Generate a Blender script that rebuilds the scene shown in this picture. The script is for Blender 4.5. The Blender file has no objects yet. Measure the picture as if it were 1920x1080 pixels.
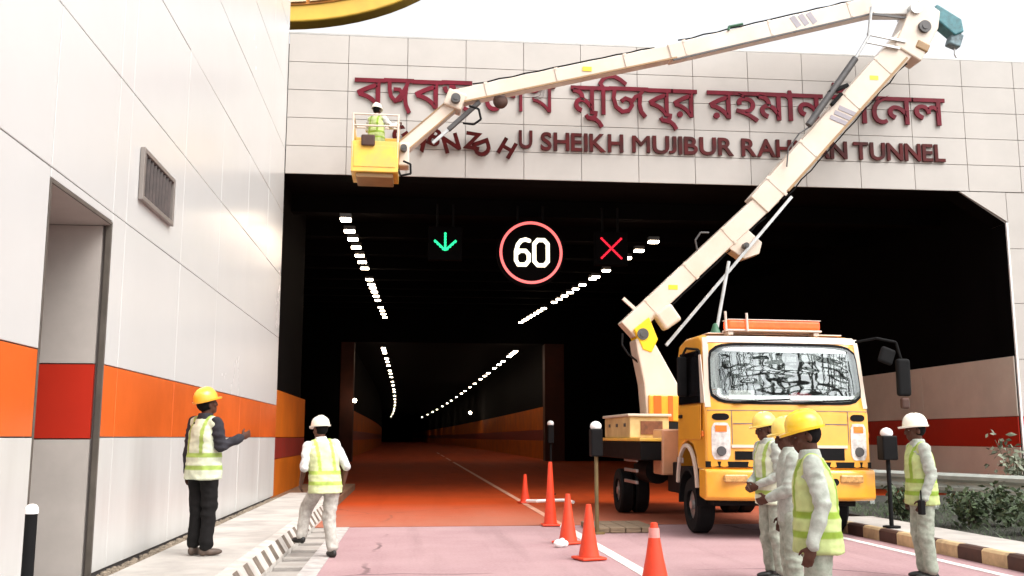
import bpy, bmesh, math, random
from mathutils import Vector, Matrix, noise
random.seed(7)
R = math.radians
scene = bpy.context.scene
COL = scene.collection

# ------------------------------------------------------------------ camera
cam_d = bpy.data.cameras.new('camera'); cam = bpy.data.objects.new('camera', cam_d); COL.objects.link(cam)
cam.location = (0, 0, 1.42)
cam.rotation_euler = (R(90 + 8.606), 0, R(-5.798))
cam_d.sensor_width = 36; cam_d.lens = 36 * 1850 / 1920
cam_d.clip_start = .1; cam_d.clip_end = 3000
scene.camera = cam

# ------------------------------------------------------------------ sky, sun, exposure
SUN_EL, SUN_AZ = 52, 136          # azimuth clockwise from +Y (behind the camera, to the right)
w = bpy.data.worlds.new('World'); scene.world = w; w.use_nodes = True
nt = w.node_tree; bg = nt.nodes['Background']
sky = nt.nodes.new('ShaderNodeTexSky'); sky.sky_type = 'NISHITA'; sky.sun_disc = False
sky.sun_elevation = R(SUN_EL); sky.sun_rotation = R(SUN_AZ); sky.dust_density = 4; sky.air_density = 1.2
hs = nt.nodes.new('ShaderNodeHueSaturation'); hs.inputs['Saturation'].default_value = .10; hs.inputs['Value'].default_value = 1.12
nt.links.new(sky.outputs[0], hs.inputs['Color']); nt.links.new(hs.outputs[0], bg.inputs[0])
bg.inputs[1].default_value = .15
sun_d = bpy.data.lights.new('sun', 'SUN'); sun_d.energy = 1.5; sun_d.angle = R(50); sun_d.color = (1, .96, .9)
sun = bpy.data.objects.new('sun', sun_d); COL.objects.link(sun)
sd = Vector((math.sin(R(SUN_AZ)) * math.cos(R(SUN_EL)), math.cos(R(SUN_AZ)) * math.cos(R(SUN_EL)), math.sin(R(SUN_EL))))
sun.rotation_euler = sd.to_track_quat('Z', 'Y').to_euler(); sun.location = sd * 60
vs = scene.view_settings
vs.view_transform = 'Standard'; vs.look = 'None'; vs.exposure = .95; vs.gamma = 1
scene.cycles.max_bounces = 8; scene.cycles.sample_clamp_indirect = 4

# ------------------------------------------------------------------ materials
MATS = {}
def mat(name, col, rough=.6, metal=0., var=.12, scale=3., bump=0., bscale=40., dirt=None, spec=.5, emit=None, estr=0., coat=0., stretch=None):
    if name in MATS: return MATS[name]
    m = bpy.data.materials.new(name); m.use_nodes = True
    n = m.node_tree.nodes; l = m.node_tree.links; b = n['Principled BSDF']
    b.inputs['Roughness'].default_value = rough; b.inputs['Metallic'].default_value = metal
    b.inputs['Specular IOR Level'].default_value = spec; b.inputs['Coat Weight'].default_value = coat
    tc = n.new('ShaderNodeTexCoord'); src = tc.outputs['Object']
    if stretch:
        mp = n.new('ShaderNodeMapping'); mp.inputs['Scale'].default_value = stretch; l.new(src, mp.inputs[0]); src = mp.outputs[0]
    if var > 0:
        t = n.new('ShaderNodeTexNoise'); t.inputs['Scale'].default_value = scale; t.inputs['Detail'].default_value = 6; t.inputs['Roughness'].default_value = .62
        l.new(src, t.inputs['Vector'])
        r = n.new('ShaderNodeValToRGB'); r.color_ramp.elements[0].position = .32; r.color_ramp.elements[1].position = .68
        d = dirt or tuple(c * (1 - var * 1.6) for c in col)
        r.color_ramp.elements[0].color = (*d, 1); r.color_ramp.elements[1].color = (*[min(1, c * (1 + var * .4)) for c in col], 1)
        l.new(t.outputs['Fac'], r.inputs[0]); l.new(r.outputs[0], b.inputs['Base Color'])
        rr = n.new('ShaderNodeMapRange'); rk = min(1, var * 5); rr.inputs['To Min'].default_value = max(0, rough - .08 * rk); rr.inputs['To Max'].default_value = min(1, rough + .1 * rk)
        l.new(t.outputs['Fac'], rr.inputs[0]); l.new(rr.outputs[0], b.inputs['Roughness'])
    else: b.inputs['Base Color'].default_value = (*col, 1)
    if bump:
        t2 = n.new('ShaderNodeTexNoise'); t2.inputs['Scale'].default_value = bscale; t2.inputs['Detail'].default_value = 4; l.new(src, t2.inputs['Vector'])
        bp = n.new('ShaderNodeBump'); bp.inputs['Strength'].default_value = bump; bp.inputs['Distance'].default_value = .02
        l.new(t2.outputs['Fac'], bp.inputs['Height']); l.new(bp.outputs[0], b.inputs['Normal'])
    if emit: b.inputs['Emission Color'].default_value = (*emit, 1); b.inputs['Emission Strength'].default_value = estr
    MATS[name] = m; return m

M_CLAD = mat('white_cladding', (.60, .60, .59), .27, var=.02, scale=.35, bump=.012, bscale=.9, dirt=(.575, .573, .56))
M_ORANGE = mat('orange_cladding', (.70, .13, .022), .24, var=.12, scale=.8)
M_RED = mat('red_cladding', (.46, .024, .010), .3, var=.1, scale=.8)
M_LOW = mat('grey_cladding', (.57, .567, .55), .3, var=.05, scale=1.1, dirt=(.51, .50, .48), stretch=(1, 2, .35))
M_JAMB = mat('recess_lining', (.47, .43, .395), .4, var=.12, scale=1.2)
M_FASC = mat('fascia_panel', (.455, .425, .395), .45, var=.06, scale=.7, bump=.03, bscale=2)
M_GAP = mat('joint_shadow_gap', (.16, .14, .13), .9, var=0)
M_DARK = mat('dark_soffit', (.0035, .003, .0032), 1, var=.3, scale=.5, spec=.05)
M_CONC = mat('concrete', (.36, .33, .30), .85, var=.15, scale=2.2, bump=.3, bscale=60)
M_PAVE = mat('pavement_concrete', (.46, .425, .39), .85, var=.2, scale=1.6, bump=.25, bscale=50)
M_ROADN = mat('pink_asphalt', (.43, .255, .262), .72, var=.22, scale=.9, bump=.35, bscale=160)
M_ROADT = mat('orange_asphalt', (.30, .045, .009), .9, var=.3, scale=.5, bump=.3, bscale=160, spec=.08)
M_WHITE = mat('white_paint', (.78, .76, .73), .6, var=.15, scale=9, dirt=(.5, .46, .43))
M_BLACKP = mat('black_paint', (.05, .042, .04), .7, var=.3, scale=5)
M_TAN = mat('tan_paint', (.55, .40, .22), .7, var=.25, scale=5)
M_BROWN = mat('dark_brown_paint', (.07, .03, .02), .7, var=.3, scale=5)
M_YEL = mat('truck_yellow', (.80, .37, .028), .3, var=.08, scale=2, coat=.5, dirt=(.70, .30, .03))
M_CREAM = mat('boom_cream', (.64, .55, .47), .38, var=.08, scale=1.2, coat=.2, dirt=(.60, .49, .39))
M_CREAMD = mat('boom_edge_ochre', (.33, .20, .09), .5, var=.15)
M_BYEL = mat('bucket_yellow', (.82, .50, .07), .4, var=.12, scale=3, dirt=(.66, .42, .12))
M_BLK = mat('black_rubber', (.006, .006, .0065), .8, var=.3, scale=8, spec=.2)
M_CHAS = mat('black_steel', (.005, .0045, .005), .6, var=.3, scale=4, spec=.15)
M_STEEL = mat('bare_steel', (.55, .55, .54), .35, metal=.8, var=.15, scale=6)
M_GREYM = mat('dark_grey_steel', (.09, .085, .085), .5, metal=.3, var=.2, scale=6)
M_TEAL = mat('teal_paint', (.05, .20, .23), .4, var=.3, scale=6)
M_GREEN = mat('green_paint', (.03, .12, .06), .5, var=.2)
M_LETT = mat('crimson_lettering', (.155, .004, .018), .45, var=.2, scale=3, dirt=(.10, .004, .010), spec=.2)
M_LETB = mat('maroon_lettering', (.095, .004, .005), .45, var=.25, scale=3, dirt=(.035, .003, .002), spec=.2)
M_CONE = mat('orange_cone', (.72, .05, .012), .5, var=.12, scale=6)
M_CONEW = mat('cone_collar', (.74, .30, .27), .4, var=.1)
M_LAMPH = mat('lamp_housing', (.05, .05, .05), .5, var=0)
M_LENS = mat('amber_lens', (.80, .09, .02), .2, var=.35, scale=9, emit=(1, .09, .015), estr=.8)
M_IND = mat('indicator_lens', (.80, .20, .03), .2, var=.1)
M_LENSW = mat('clear_lens', (.75, .70, .66), .12, var=.25, scale=14)
M_LIGHT = mat('lamp_glow', (.9, .9, .9), .5, var=0, emit=(1, .80, .58), estr=22)
M_LIGHTF = mat('lamp_glow_far', (.9, .9, .9), .5, var=0, emit=(1, .80, .58), estr=24)
M_DOME = mat('white_dome', (.85, .84, .82), .35, var=0)
M_LEDW = mat('led_white', (.9, .9, .8), .5, var=0, emit=(1, .93, .70), estr=1.0)
M_LEDR = mat('led_red_ring', (.4, .08, .08), .5, var=0, emit=(1, .16, .15), estr=.8)
M_LEDX = mat('led_red', (.3, .01, .02), .5, var=0, emit=(1, .012, .035), estr=.8)
M_LEDG = mat('led_green', (.02, .3, .12), .5, var=0, emit=(.02, 1, .36), estr=.75)
M_RAIL = mat('galvanised_rail', (.50, .53, .49), .45, metal=.2, var=.15, scale=3)
M_SOIL = mat('bed_soil', (.035, .034, .026), .95, var=.4, scale=5, bump=.6, bscale=30)
M_LEAF = mat('leaf_green', (.07, .105, .045), .6, var=.5, scale=7)
M_LEAFP = mat('leaf_pale', (.22, .25, .17), .6, var=.4, scale=7)
M_STEM = mat('stem_brown', (.09, .07, .04), .8, var=.3)
M_STONE = mat('gravel_stone', (.24, .19, .14), .9, var=.4, scale=20)
M_GROUND = mat('ground_earth', (.16, .14, .11), .95, var=.3, scale=.5)
M_CANOPY = mat('yellow_canopy', (.80, .50, .06), .5, var=.15, scale=.5, dirt=(.62, .36, .05))
M_CANL = mat('canopy_cream', (.78, .62, .42), .5, var=.1)
M_PAPER = mat('white_paper', (.85, .85, .84), .7, var=.03)
M_CLOTH = mat('red_cloth', (.45, .03, .06), .8, var=.2, scale=20)
M_PLANK = mat('timber_pad', (.24, .17, .11), .85, var=.35, scale=3, stretch=(1, 12, 12))
M_TLIN = mat('tunnel_orange_lining', (.50, .12, .008), .6, var=.2, scale=.7, spec=.1)
M_TLRED = mat('tunnel_red_band', (.22, .014, .006), .5, var=.2)
M_TCOL = mat('tunnel_brown_column', (.075, .017, .007), .8, var=.3, scale=.6)
M_BEIGE = mat('beige_lining', (.70, .62, .53), .45, var=.1, scale=.7)

def road_mat(name, base, worn, joint_tone=None):
    m = bpy.data.materials.new(name); m.use_nodes = True; n = m.node_tree.nodes; l = m.node_tree.links; b = n['Principled BSDF']
    b.inputs['Roughness'].default_value = .88; b.inputs['Specular IOR Level'].default_value = .12
    tc = n.new('ShaderNodeTexCoord'); P = tc.outputs['Object']
    def nz(scale, det=5, sc=None, rough=.6):
        t = n.new('ShaderNodeTexNoise'); t.inputs['Scale'].default_value = scale; t.inputs['Detail'].default_value = det; t.inputs['Roughness'].default_value = rough
        if sc: mp = n.new('ShaderNodeMapping'); mp.inputs['Scale'].default_value = sc; l.new(P, mp.inputs[0]); l.new(mp.outputs[0], t.inputs['Vector'])
        else: l.new(P, t.inputs['Vector'])
        return t.outputs['Fac']
    def ramp(f, a, b2, v0=0., v1=1.):
        r_ = n.new('ShaderNodeMapRange'); r_.inputs[1].default_value = a; r_.inputs[2].default_value = b2; r_.inputs[3].default_value = v0; r_.inputs[4].default_value = v1; l.new(f, r_.inputs[0]); return r_.outputs[0]
    def mix(f, a, b2, mode='MIX'):
        x = n.new('ShaderNodeMix'); x.data_type = 'RGBA'; x.blend_type = mode
        if isinstance(f, float): x.inputs[0].default_value = f
        else: l.new(f, x.inputs[0])
        for i, c in ((6, a), (7, b2)):
            if isinstance(c, tuple): x.inputs[i].default_value = (*c, 1)
            else: l.new(c, x.inputs[i])
        return x.outputs[2]
    def mul(a, b2):
        x = n.new('ShaderNodeMath'); x.operation = 'MULTIPLY'; l.new(a, x.inputs[0]); l.new(b2, x.inputs[1]); return x.outputs[0]
    c = mix(ramp(nz(.8), .35, .68), base, worn)
    c = mix(ramp(nz(1., 4, (1.7, .10, 1)), .50, .72, 0, .55), c, tuple(x * .62 for x in base))
    c = mix(ramp(nz(26., 3), .4, .7, 0, .35), c, tuple(min(1, x * 1.25) for x in worn))
    v = n.new('ShaderNodeTexVoronoi'); v.feature = 'DISTANCE_TO_EDGE'; v.inputs['Scale'].default_value = .22
    w2 = n.new('ShaderNodeTexNoise'); w2.inputs['Scale'].default_value = 1.3; w2.inputs['Detail'].default_value = 4; l.new(P, w2.inputs['Vector'])
    av = n.new('ShaderNodeMix'); av.data_type = 'VECTOR'; av.inputs[0].default_value = .28; l.new(P, av.inputs[4]); l.new(w2.outputs['Color'], av.inputs[5]); l.new(av.outputs[1], v.inputs['Vector'])
    c = mix(mul(ramp(v.outputs['Distance'], .002, .006, 1, 0), ramp(nz(.35), .45, .55, 0, .8)), c, tuple(x * .4 for x in base))
    if joint_tone:
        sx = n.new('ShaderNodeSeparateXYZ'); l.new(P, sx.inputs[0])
        d = mul(ramp(sx.outputs[1], 16.3, 22., 1, 0), ramp(nz(.5, 5, (1.6, .25, 1)), .25, .65, .5, 1.0)); c = mix(d, c, joint_tone)  # patchy second tone, strongest at the road joint, fading out along the tunnel
    l.new(c, b.inputs['Base Color'])
    bp = n.new('ShaderNodeBump'); bp.inputs['Strength'].default_value = .35; bp.inputs['Distance'].default_value = .01; l.new(nz(150., 2), bp.inputs['Height']); l.new(bp.outputs[0], b.inputs['Normal'])
    return m
M_ROADN = road_mat('pink_asphalt_worn', (.315, .195, .205), (.375, .245, .25))
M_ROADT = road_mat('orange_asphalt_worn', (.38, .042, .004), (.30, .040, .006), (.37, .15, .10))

def glass(name, tint, gloss, fac):
    m = bpy.data.materials.new(name); m.use_nodes = True
    n = m.node_tree.nodes; l = m.node_tree.links; n.remove(n['Principled BSDF'])
    t = n.new('ShaderNodeBsdfTransparent'); t.inputs[0].default_value = (*tint, 1)
    g = n.new('ShaderNodeBsdfGlossy'); g.inputs['Color'].default_value = (*gloss, 1); g.inputs['Roughness'].default_value = .015
    nz = n.new('ShaderNodeTexNoise'); nz.inputs['Scale'].default_value = 3.2; nz.inputs['Detail'].default_value = 1
    bp = n.new('ShaderNodeBump'); bp.inputs['Strength'].default_value = .10; bp.inputs['Distance'].default_value = .05
    l.new(nz.outputs['Fac'], bp.inputs['Height']); l.new(bp.outputs[0], g.inputs['Normal'])
    x = n.new('ShaderNodeMixShader'); x.inputs[0].default_value = fac
    l.new(t.outputs[0], x.inputs[1]); l.new(g.outputs[0], x.inputs[2]); l.new(x.outputs[0], n['Material Output'].inputs[0])
    return m
M_WIND = glass('reflective_windscreen', (.85, .87, .85), (.82, .87, .87), .26)
M_SIDE = glass('dark_side_glass', (.08, .08, .09), (.8, .8, .8), .08)

def skin_mat(name, c): return mat(name, c, .6, var=.12, scale=14, spec=.25)
M_SKIN = skin_mat('dark_skin', (.075, .030, .018)); M_SKIN2 = skin_mat('brown_skin', (.12, .055, .035))
M_HAIR = mat('black_hair', (.005, .004, .004), .8, var=.2, scale=40, spec=.15)
def cloth(name, c, d=None, sc=10): return mat(name, c, .9, var=.25, scale=sc, dirt=d, bump=.25, bscale=25, spec=.2)
M_SHIRTD = cloth('charcoal_sleeve', (.035, .033, .04)); M_TRB = cloth('black_trousers', (.010, .009, .009))
M_SHW = cloth('white_shirt', (.66, .65, .63), (.50, .50, .49), 7)
M_SHG = cloth('pale_grey_workwear', (.40, .43, .385), (.29, .32, .275), 14)
M_TRG = cloth('grey_green_trousers', (.32, .35, .29), (.215, .245, .195), 16)
M_TRL = cloth('light_grey_trousers', (.46, .44, .40), (.32, .30, .27), 16)
M_SHOE = mat('brown_shoe', (.09, .06, .045), .6, var=.3, scale=12); M_BOOT = mat('black_boot', (.012, .011, .010), .5, var=.3, scale=12)
M_HELO = mat('orange_helmet', (.85, .40, .03), .3, var=.05, coat=.4); M_HELY = mat('yellow_helmet', (.85, .56, .015), .3, var=.05, coat=.4)
M_HELW = mat('white_helmet', (.82, .78, .66), .3, var=.05, coat=.4); M_HELP = mat('pale_yellow_helmet', (.85, .62, .13), .3, var=.05, coat=.4)

def vest_mat(name, base, band):
    m = bpy.data.materials.new(name); m.use_nodes = True; n = m.node_tree.nodes; l = m.node_tree.links; b = n['Principled BSDF']; b.inputs['Roughness'].default_value = .75
    a = n.new('ShaderNodeAttribute'); a.attribute_name = 'band'
    nz = n.new('ShaderNodeTexNoise'); nz.inputs['Scale'].default_value = 9; nz.inputs['Detail'].default_value = 5
    tc = n.new('ShaderNodeTexCoord'); l.new(tc.outputs['Object'], nz.inputs['Vector'])
    x = n.new('ShaderNodeMix'); x.data_type = 'RGBA'; x.inputs[6].default_value = (*base, 1); x.inputs[7].default_value = (*band, 1); l.new(a.outputs['Fac'], x.inputs[0])
    r = n.new('ShaderNodeMapRange'); r.inputs[1].default_value = .3; r.inputs[2].default_value = .7; r.inputs[3].default_value = .72; r.inputs[4].default_value = 1.08; l.new(nz.outputs['Fac'], r.inputs[0])
    y = n.new('ShaderNodeMix'); y.data_type = 'RGBA'; y.blend_type = 'MULTIPLY'; y.inputs[0].default_value = 1; l.new(x.outputs[2], y.inputs[6]); l.new(r.outputs[0], y.inputs[7])
    l.new(y.outputs[2], b.inputs['Base Color'])
    bp = n.new('ShaderNodeBump'); bp.inputs['Strength'].default_value = .3; bp.inputs['Distance'].default_value = .02; l.new(nz.outputs['Fac'], bp.inputs['Height']); l.new(bp.outputs[0], b.inputs['Normal'])
    return m
M_VEST = vest_mat('hi_vis_vest_pale', (.62, .67, .50), (.34, .47, .10))
M_VESTW = vest_mat('hi_vis_vest_white_lime', (.62, .68, .36), (.42, .56, .10))
M_VEST2 = vest_mat('hi_vis_vest_lime', (.46, .55, .22), (.24, .37, .03))

# ------------------------------------------------------------------ scene helpers
def wloc(o):
    v = Vector((0, 0, 0))
    while o is not None: v += o.location; o = o.parent
    return v
def tag(o, label=None, cat=None, group=None, kind=None):
    if label: o['label'] = label
    if cat: o['category'] = cat
    if group: o['group'] = group
    if kind: o['kind'] = kind
    return o
def thing(name, label, cat, loc=(0, 0, 0), group=None):
    o = bpy.data.objects.new(name, None); COL.objects.link(o); o.location = loc; o.empty_display_size = .3
    return tag(o, label, cat, group)
def dup(o, loc, label=None):
    r = o.copy(); COL.objects.link(r); r.location = loc
    if label: r['label'] = label
    for ch in o.children:
        c = ch.copy(); COL.objects.link(c); c.parent = r
        for g in ch.children:
            d = g.copy(); COL.objects.link(d); d.parent = c
    return r
def link_mesh(name, me, m, parent=None):
    o = bpy.data.objects.new(name, me); COL.objects.link(o)
    if m: me.materials.clear(); me.materials.append(m)
    if parent is not None: o.parent = parent
    return o
class MB:
    def __init__(s): s.v = []; s.f = []
    def add(s, vs, fs):
        k = len(s.v); s.v += [Vector(v) for v in vs]; s.f += [tuple(i + k for i in f) for f in fs]; return s
    def box(s, x0, x1, y0, y1, z0, z1, M=None):
        vs = [Vector((x, y, z)) for z in (z0, z1) for y in (y0, y1) for x in (x0, x1)]
        if M: c = Vector(((x0 + x1) / 2, (y0 + y1) / 2, (z0 + z1) / 2)); vs = [c + M @ (v - c) for v in vs]
        return s.add(vs, [(0, 2, 3, 1), (4, 5, 7, 6), (0, 1, 5, 4), (2, 6, 7, 3), (0, 4, 6, 2), (1, 3, 7, 5)])
    def prism(s, pts, a0, a1, axis='y'):
        # polygon in the plane across the axis, extruded from a0 to a1
        def mk(p, a): return {'y': (p[0], a, p[1]), 'x': (a, p[0], p[1]), 'z': (p[0], p[1], a)}[axis]
        n = len(pts); vs = [mk(p, a0) for p in pts] + [mk(p, a1) for p in pts]
        fs = [tuple(range(n)), tuple(range(2 * n - 1, n - 1, -1))] + [(i, i + n, (i + 1) % n + n, (i + 1) % n) for i in range(n)]
        return s.add(vs, fs)
    def cyl(s, p0, p1, r0, r1=None, n=14, cap=True):
        p0, p1 = Vector(p0), Vector(p1); r1 = r0 if r1 is None else r1
        d = (p1 - p0).normalized(); a = d.orthogonal().normalized(); b = d.cross(a)
        vs = []
        for p, r in ((p0, r0), (p1, r1)):
            for i in range(n): t = 2 * math.pi * i / n; vs.append(p + (a * math.cos(t) + b * math.sin(t)) * r)
        fs = [(i, (i + 1) % n, (i + 1) % n + n, i + n) for i in range(n)]
        if cap: fs += [tuple(range(n - 1, -1, -1)), tuple(range(n, 2 * n))]
        return s.add(vs, fs)
    def tube(s, pts, r, n=8):
        for a, b in zip(pts, pts[1:]): s.cyl(a, b, r, n=n)
        return s
    def beam(s, p0, p1, h, wy, h2=None):
        # rectangular beam in a plane of constant y: h across, wy along y
        p0, p1 = Vector(p0), Vector(p1); d = (p1 - p0).normalized(); u = Vector((-d.z, 0, d.x)); h2 = h if h2 is None else h2
        vs = []
        for p, hh in ((p0, h), (p1, h2)):
            for su, sy in ((-1, -1), (1, -1), (1, 1), (-1, 1)): vs.append(p + u * su * hh / 2 + Vector((0, sy * wy / 2, 0)))
        return s.add(vs, [(0, 1, 2, 3), (7, 6, 5, 4), (0, 4, 5, 1), (1, 5, 6, 2), (2, 6, 7, 3), (3, 7, 4, 0)])
    def ball(s, c, r, M=None, nu=16, nv=10):
        c = Vector(c); r = Vector(r) if hasattr(r, '__len__') else Vector((r, r, r)); vs = []; fs = []
        for j in range(1, nv):
            ph = math.pi * j / nv
            for i in range(nu):
                t = 2 * math.pi * i / nu; p = Vector((r.x * math.sin(ph) * math.cos(t), r.y * math.sin(ph) * math.sin(t), r.z * math.cos(ph)))
                vs.append(c + (M @ p if M else p))
        tp = Vector((0, 0, r.z)); vs += [c + (M @ tp if M else tp), c - (M @ tp if M else tp)]
        for j in range(nv - 2):
            for i in range(nu): a = j * nu + i; b = j * nu + (i + 1) % nu; fs.append((a, a + nu, b + nu, b))
        T = len(vs) - 2
        for i in range(nu):
            fs.append((T, i, (i + 1) % nu)); k = (nv - 2) * nu; fs.append((T + 1, k + (i + 1) % nu, k + i))
        return s.add(vs, fs)
    def lathe(s, c, prof, n=24):
        # prof: (radius, z) pairs turned about a vertical axis through c
        c = Vector(c); vs = []; fs = []
        for r, z in prof:
            for i in range(n): t = 2 * math.pi * i / n; vs.append(c + Vector((r * math.cos(t), r * math.sin(t), z)))
        for j in range(len(prof) - 1):
            for i in range(n): a = j * n + i; b = j * n + (i + 1) % n; fs.append((a, b, b + n, a + n))
        fs += [tuple(range(n - 1, -1, -1)), tuple(range((len(prof) - 1) * n, len(prof) * n))]
        return s.add(vs, fs)
    def loft(s, rings, n=20):
        # rings: (centre, rx, ry, lean matrix)
        vs = []; fs = []
        for c, rx, ry, M in rings:
            for i in range(n):
                t = 2 * math.pi * i / n; ct, st = math.cos(t), math.sin(t)
                p = Vector((rx * math.copysign(abs(ct) ** .8, ct), ry * math.copysign(abs(st) ** .8, st), 0)); vs.append(Vector(c) + (M @ p if M else p))
        for j in range(len(rings) - 1):
            for i in range(n): a = j * n + i; b = j * n + (i + 1) % n; fs.append((a, b, b + n, a + n))
        fs += [tuple(range(n - 1, -1, -1)), tuple(range((len(rings) - 1) * n, len(rings) * n))]
        return s.add(vs, fs)
    def mesh(s, name, off=Vector((0, 0, 0)), recalc=True):
        me = bpy.data.meshes.new(name); me.from_pydata([v - off for v in s.v], [], s.f)
        if recalc:
            bm = bmesh.new(); bm.from_mesh(me); bmesh.ops.recalc_face_normals(bm, faces=bm.faces); bm.to_mesh(me); bm.free()
        return me
    def build(s, name, m, parent=None, bev=0, smooth=False, seg=2, label=None, cat=None, group=None, kind=None):
        if parent is not None: off = wloc(parent)
        else:
            zs = min(v.z for v in s.v); n = len(s.v)
            off = Vector((sum(v.x for v in s.v) / n, sum(v.y for v in s.v) / n, zs)) if kind != 'structure' else Vector((0, 0, 0))
        me = s.mesh(name, off); o = link_mesh(name, me, m, parent)
        if parent is None: o.location = off
        if smooth: me.polygons.foreach_set('use_smooth', [True] * len(me.polygons))
        if smooth == 'auto':
            me.set_sharp_from_angle(angle=R(38))
        if bev:
            b = o.modifiers.new('bevel', 'BEVEL'); b.width = bev; b.segments = seg; b.limit_method = 'ANGLE'; b.angle_limit = R(35)
        return tag(o, label, cat, group, kind)

# ================================================================== SETTING
MB().box(-900, 900, -300, 1500, -.5, -.06).build('ground', M_GROUND, kind='structure')
MB().box(-1.16, 6.5, -40, 16.30, -.04, 0).build('road', M_ROADN, kind='structure')
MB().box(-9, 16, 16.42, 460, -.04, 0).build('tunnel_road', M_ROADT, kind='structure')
MB().box(-1.6, 6.5, 16.30, 16.42, -.05, -.012).build('expansion_joint', M_BLACKP, kind='structure')
q = MB().box(2.42, 2.54, 16.43, 58, .001, .005)
for y0 in (62, 74, 86): q.box(2.42, 2.54, y0, y0 + 8, .001, .005)
q.build('tunnel_lane_line', mat('dusty_line', (.62, .30, .20), .7, var=.2, scale=4), kind='structure')
MB().box(2.40, 2.55, -20, 16.29, .001, .005).build('lane_line', M_WHITE, kind='structure')
MB().box(6.10, 6.22, -20, 16.29, .001, .005).build('edge_line', M_WHITE, kind='structure')
MB().box(-1.155, -.95, -20, 16.29, .001, .006).build('edge_strip', mat('pale_strip', (.48, .44, .42), .75, var=.25, scale=5), kind='structure')
# left footway, kerb and drain
q = MB()
for k in range(-5, 12):
    q.box(-2.67, -1.72, k * 1.9 - .2, k * 1.9 + 1.7 - .006 + .2, -.05, .2 + random.uniform(-.002, .002))
q.build('pavement', M_PAVE, bev=.006, kind='structure')
q = MB(); qb = MB(); y = -4.0
while y < 20.6:
    q.prism([(-1.72, -.05), (-1.50, -.05), (-1.505, .03), (-1.60, .186), (-1.72, .2)], y, y + .576)
    qb.prism([(-1.5015, .031), (-1.600, .1885), (-1.6035, .185), (-1.508, .03)], y + .16, y + .40); y += .58
q.build('kerb', mat('kerb_paint', (.52, .49, .45), .8, var=.22, scale=4, dirt=(.35, .31, .28)), bev=.006, kind='structure'); qb.build('kerb_stripes', mat('kerb_stripe_paint', (.17, .13, .10), .8, var=.35, scale=7), kind='structure')
q = MB(); y = -4.0
while y < 20.6: q.box(-1.495, -1.16, y, y + .50, -.05, -.004); y += .86
q.build('drain_cover', M_CONC, bev=.008, kind='structure')
MB().box(-1.5, -1.158, -5, 20.6, -.12, -.035).build('drain_channel', mat('drain_dark', (.20, .18, .165), .9, var=.3, scale=4), kind='structure')
q = MB()
for i in range(900):
    x, y = random.uniform(-2.84, -2.69), random.uniform(8.6, 21.4); r = random.uniform(.015, .034)
    q.ball((x, y, .165), (r * random.uniform(.8, 1.4), r * random.uniform(.8, 1.4), r * .8), nu=6, nv=4)
q.build('gravel', M_STONE, kind='stuff')
MB().box(-2.85, -2.675, -5, 21.5, -.05, .15).build('gravel_bed', M_BROWN, kind='structure')
# right traffic island
q = MB(); qb = MB(); y = -6.0; k = 0
while y < 15.6:
    (q if k % 2 else qb).prism([(6.5, -.05), (6.62, -.05), (6.62, .17), (6.53, .17), (6.5, .14)], y, y + .49); y += .5; k += 1
q.build('island_kerb', M_TAN, bev=.006, kind='structure'); qb.build('island_kerb_dark_stones', M_BROWN, bev=.006, kind='structure')
q = MB()
for k in range(12): q.box(6.622, 7.42, -6 + k * 1.8, -6 + k * 1.8 + 1.79, -.05, .165)
q.build('island_pavement', M_PAVE, bev=.006, kind='structure')
MB().box(7.425, 13.9, -8, 21.48, -.05, .14).build('planting_bed', M_SOIL, kind='structure')

# ================================================================== LEFT WALL
t = thing('cladding_wall', 'tall white panel wall with an orange band running along the left of the road', 'wall', (-2.85, 12, 0))
rows = [.2, 1.42, 2.09, 3.53, 4.88, 6.28, 7.7, 9.1, 10.5, 11.9, 13.3]
cols = [-3.7, -1.4, .95, 3.3, 5.6, 7.88, 9.52, 9.95, 12.3, 14.65, 17.0, 19.3, 21.5]
low, band, up = MB(), MB(), MB(); g = .005
for i in range(len(cols) - 1):
    for j in range(len(rows) - 1):
        y0, y1, z0, z1 = cols[i] + g, cols[i + 1] - g, rows[j] + g, rows[j + 1] - g
        if i == 5 and j < 3:
            if j == 2: up.box(-2.89, -2.85, y0, y1, 3.45, z1)
            continue
        if i == len(cols) - 2: y1 += g
        if j == 1: y0 += .004; y1 -= .004
        a = Matrix.Rotation(R(random.uniform(-.12, .12)), 3, 'Z') @ Matrix.Rotation(R(random.uniform(-.12, .12)), 3, 'Y')
        (low if j == 0 else band if j == 1 else up).box(-2.89, -2.85, y0, y1, z0, z1, a)
low.build('lower_panels', M_LOW, t, bev=.004); band.build('orange_band', M_ORANGE, t, bev=.004); up.build('upper_panels', M_CLAD, t, bev=.004)
MB().box(-6, -2.9, -4, 7.86, 0, 13.3).box(-6, -2.9, 9.54, 21.49, 0, 13.3).box(-6, -2.9, 7.86, 9.54, 3.47, 13.3).box(-6, -4.6, 7.86, 9.54, 0, 3.47).build('wall_core', M_GAP, t)
q = MB()
for z0, z1 in ((.16, 1.40), (2.10, 3.40)): q.box(-4.58, -2.93, 9.50, 9.535, z0, z1)
q.box(-4.58, -2.93, 7.865, 7.90, .16, 3.40)
q.build('recess_jamb', M_JAMB, t)
MB().box(-4.58, -2.93, 9.497, 9.535, 1.412, 2.088).build('recess_band', M_RED, t)
MB().box(-4.58, -2.86, 7.9, 9.5, 3.405, 3.46).build('recess_soffit', M_JAMB, t)
MB().box(-4.58, -2.86, 7.9, 9.5, -.05, .16).build('recess_step', M_BROWN, t)
q = MB().box(-2.90, -2.846, 9.49, 9.52, .16, 3.44).box(-2.928, -2.846, 7.88, 7.91, .16, 3.44).box(-2.928, -2.846, 7.91, 9.49, 3.41, 3.44)
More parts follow.
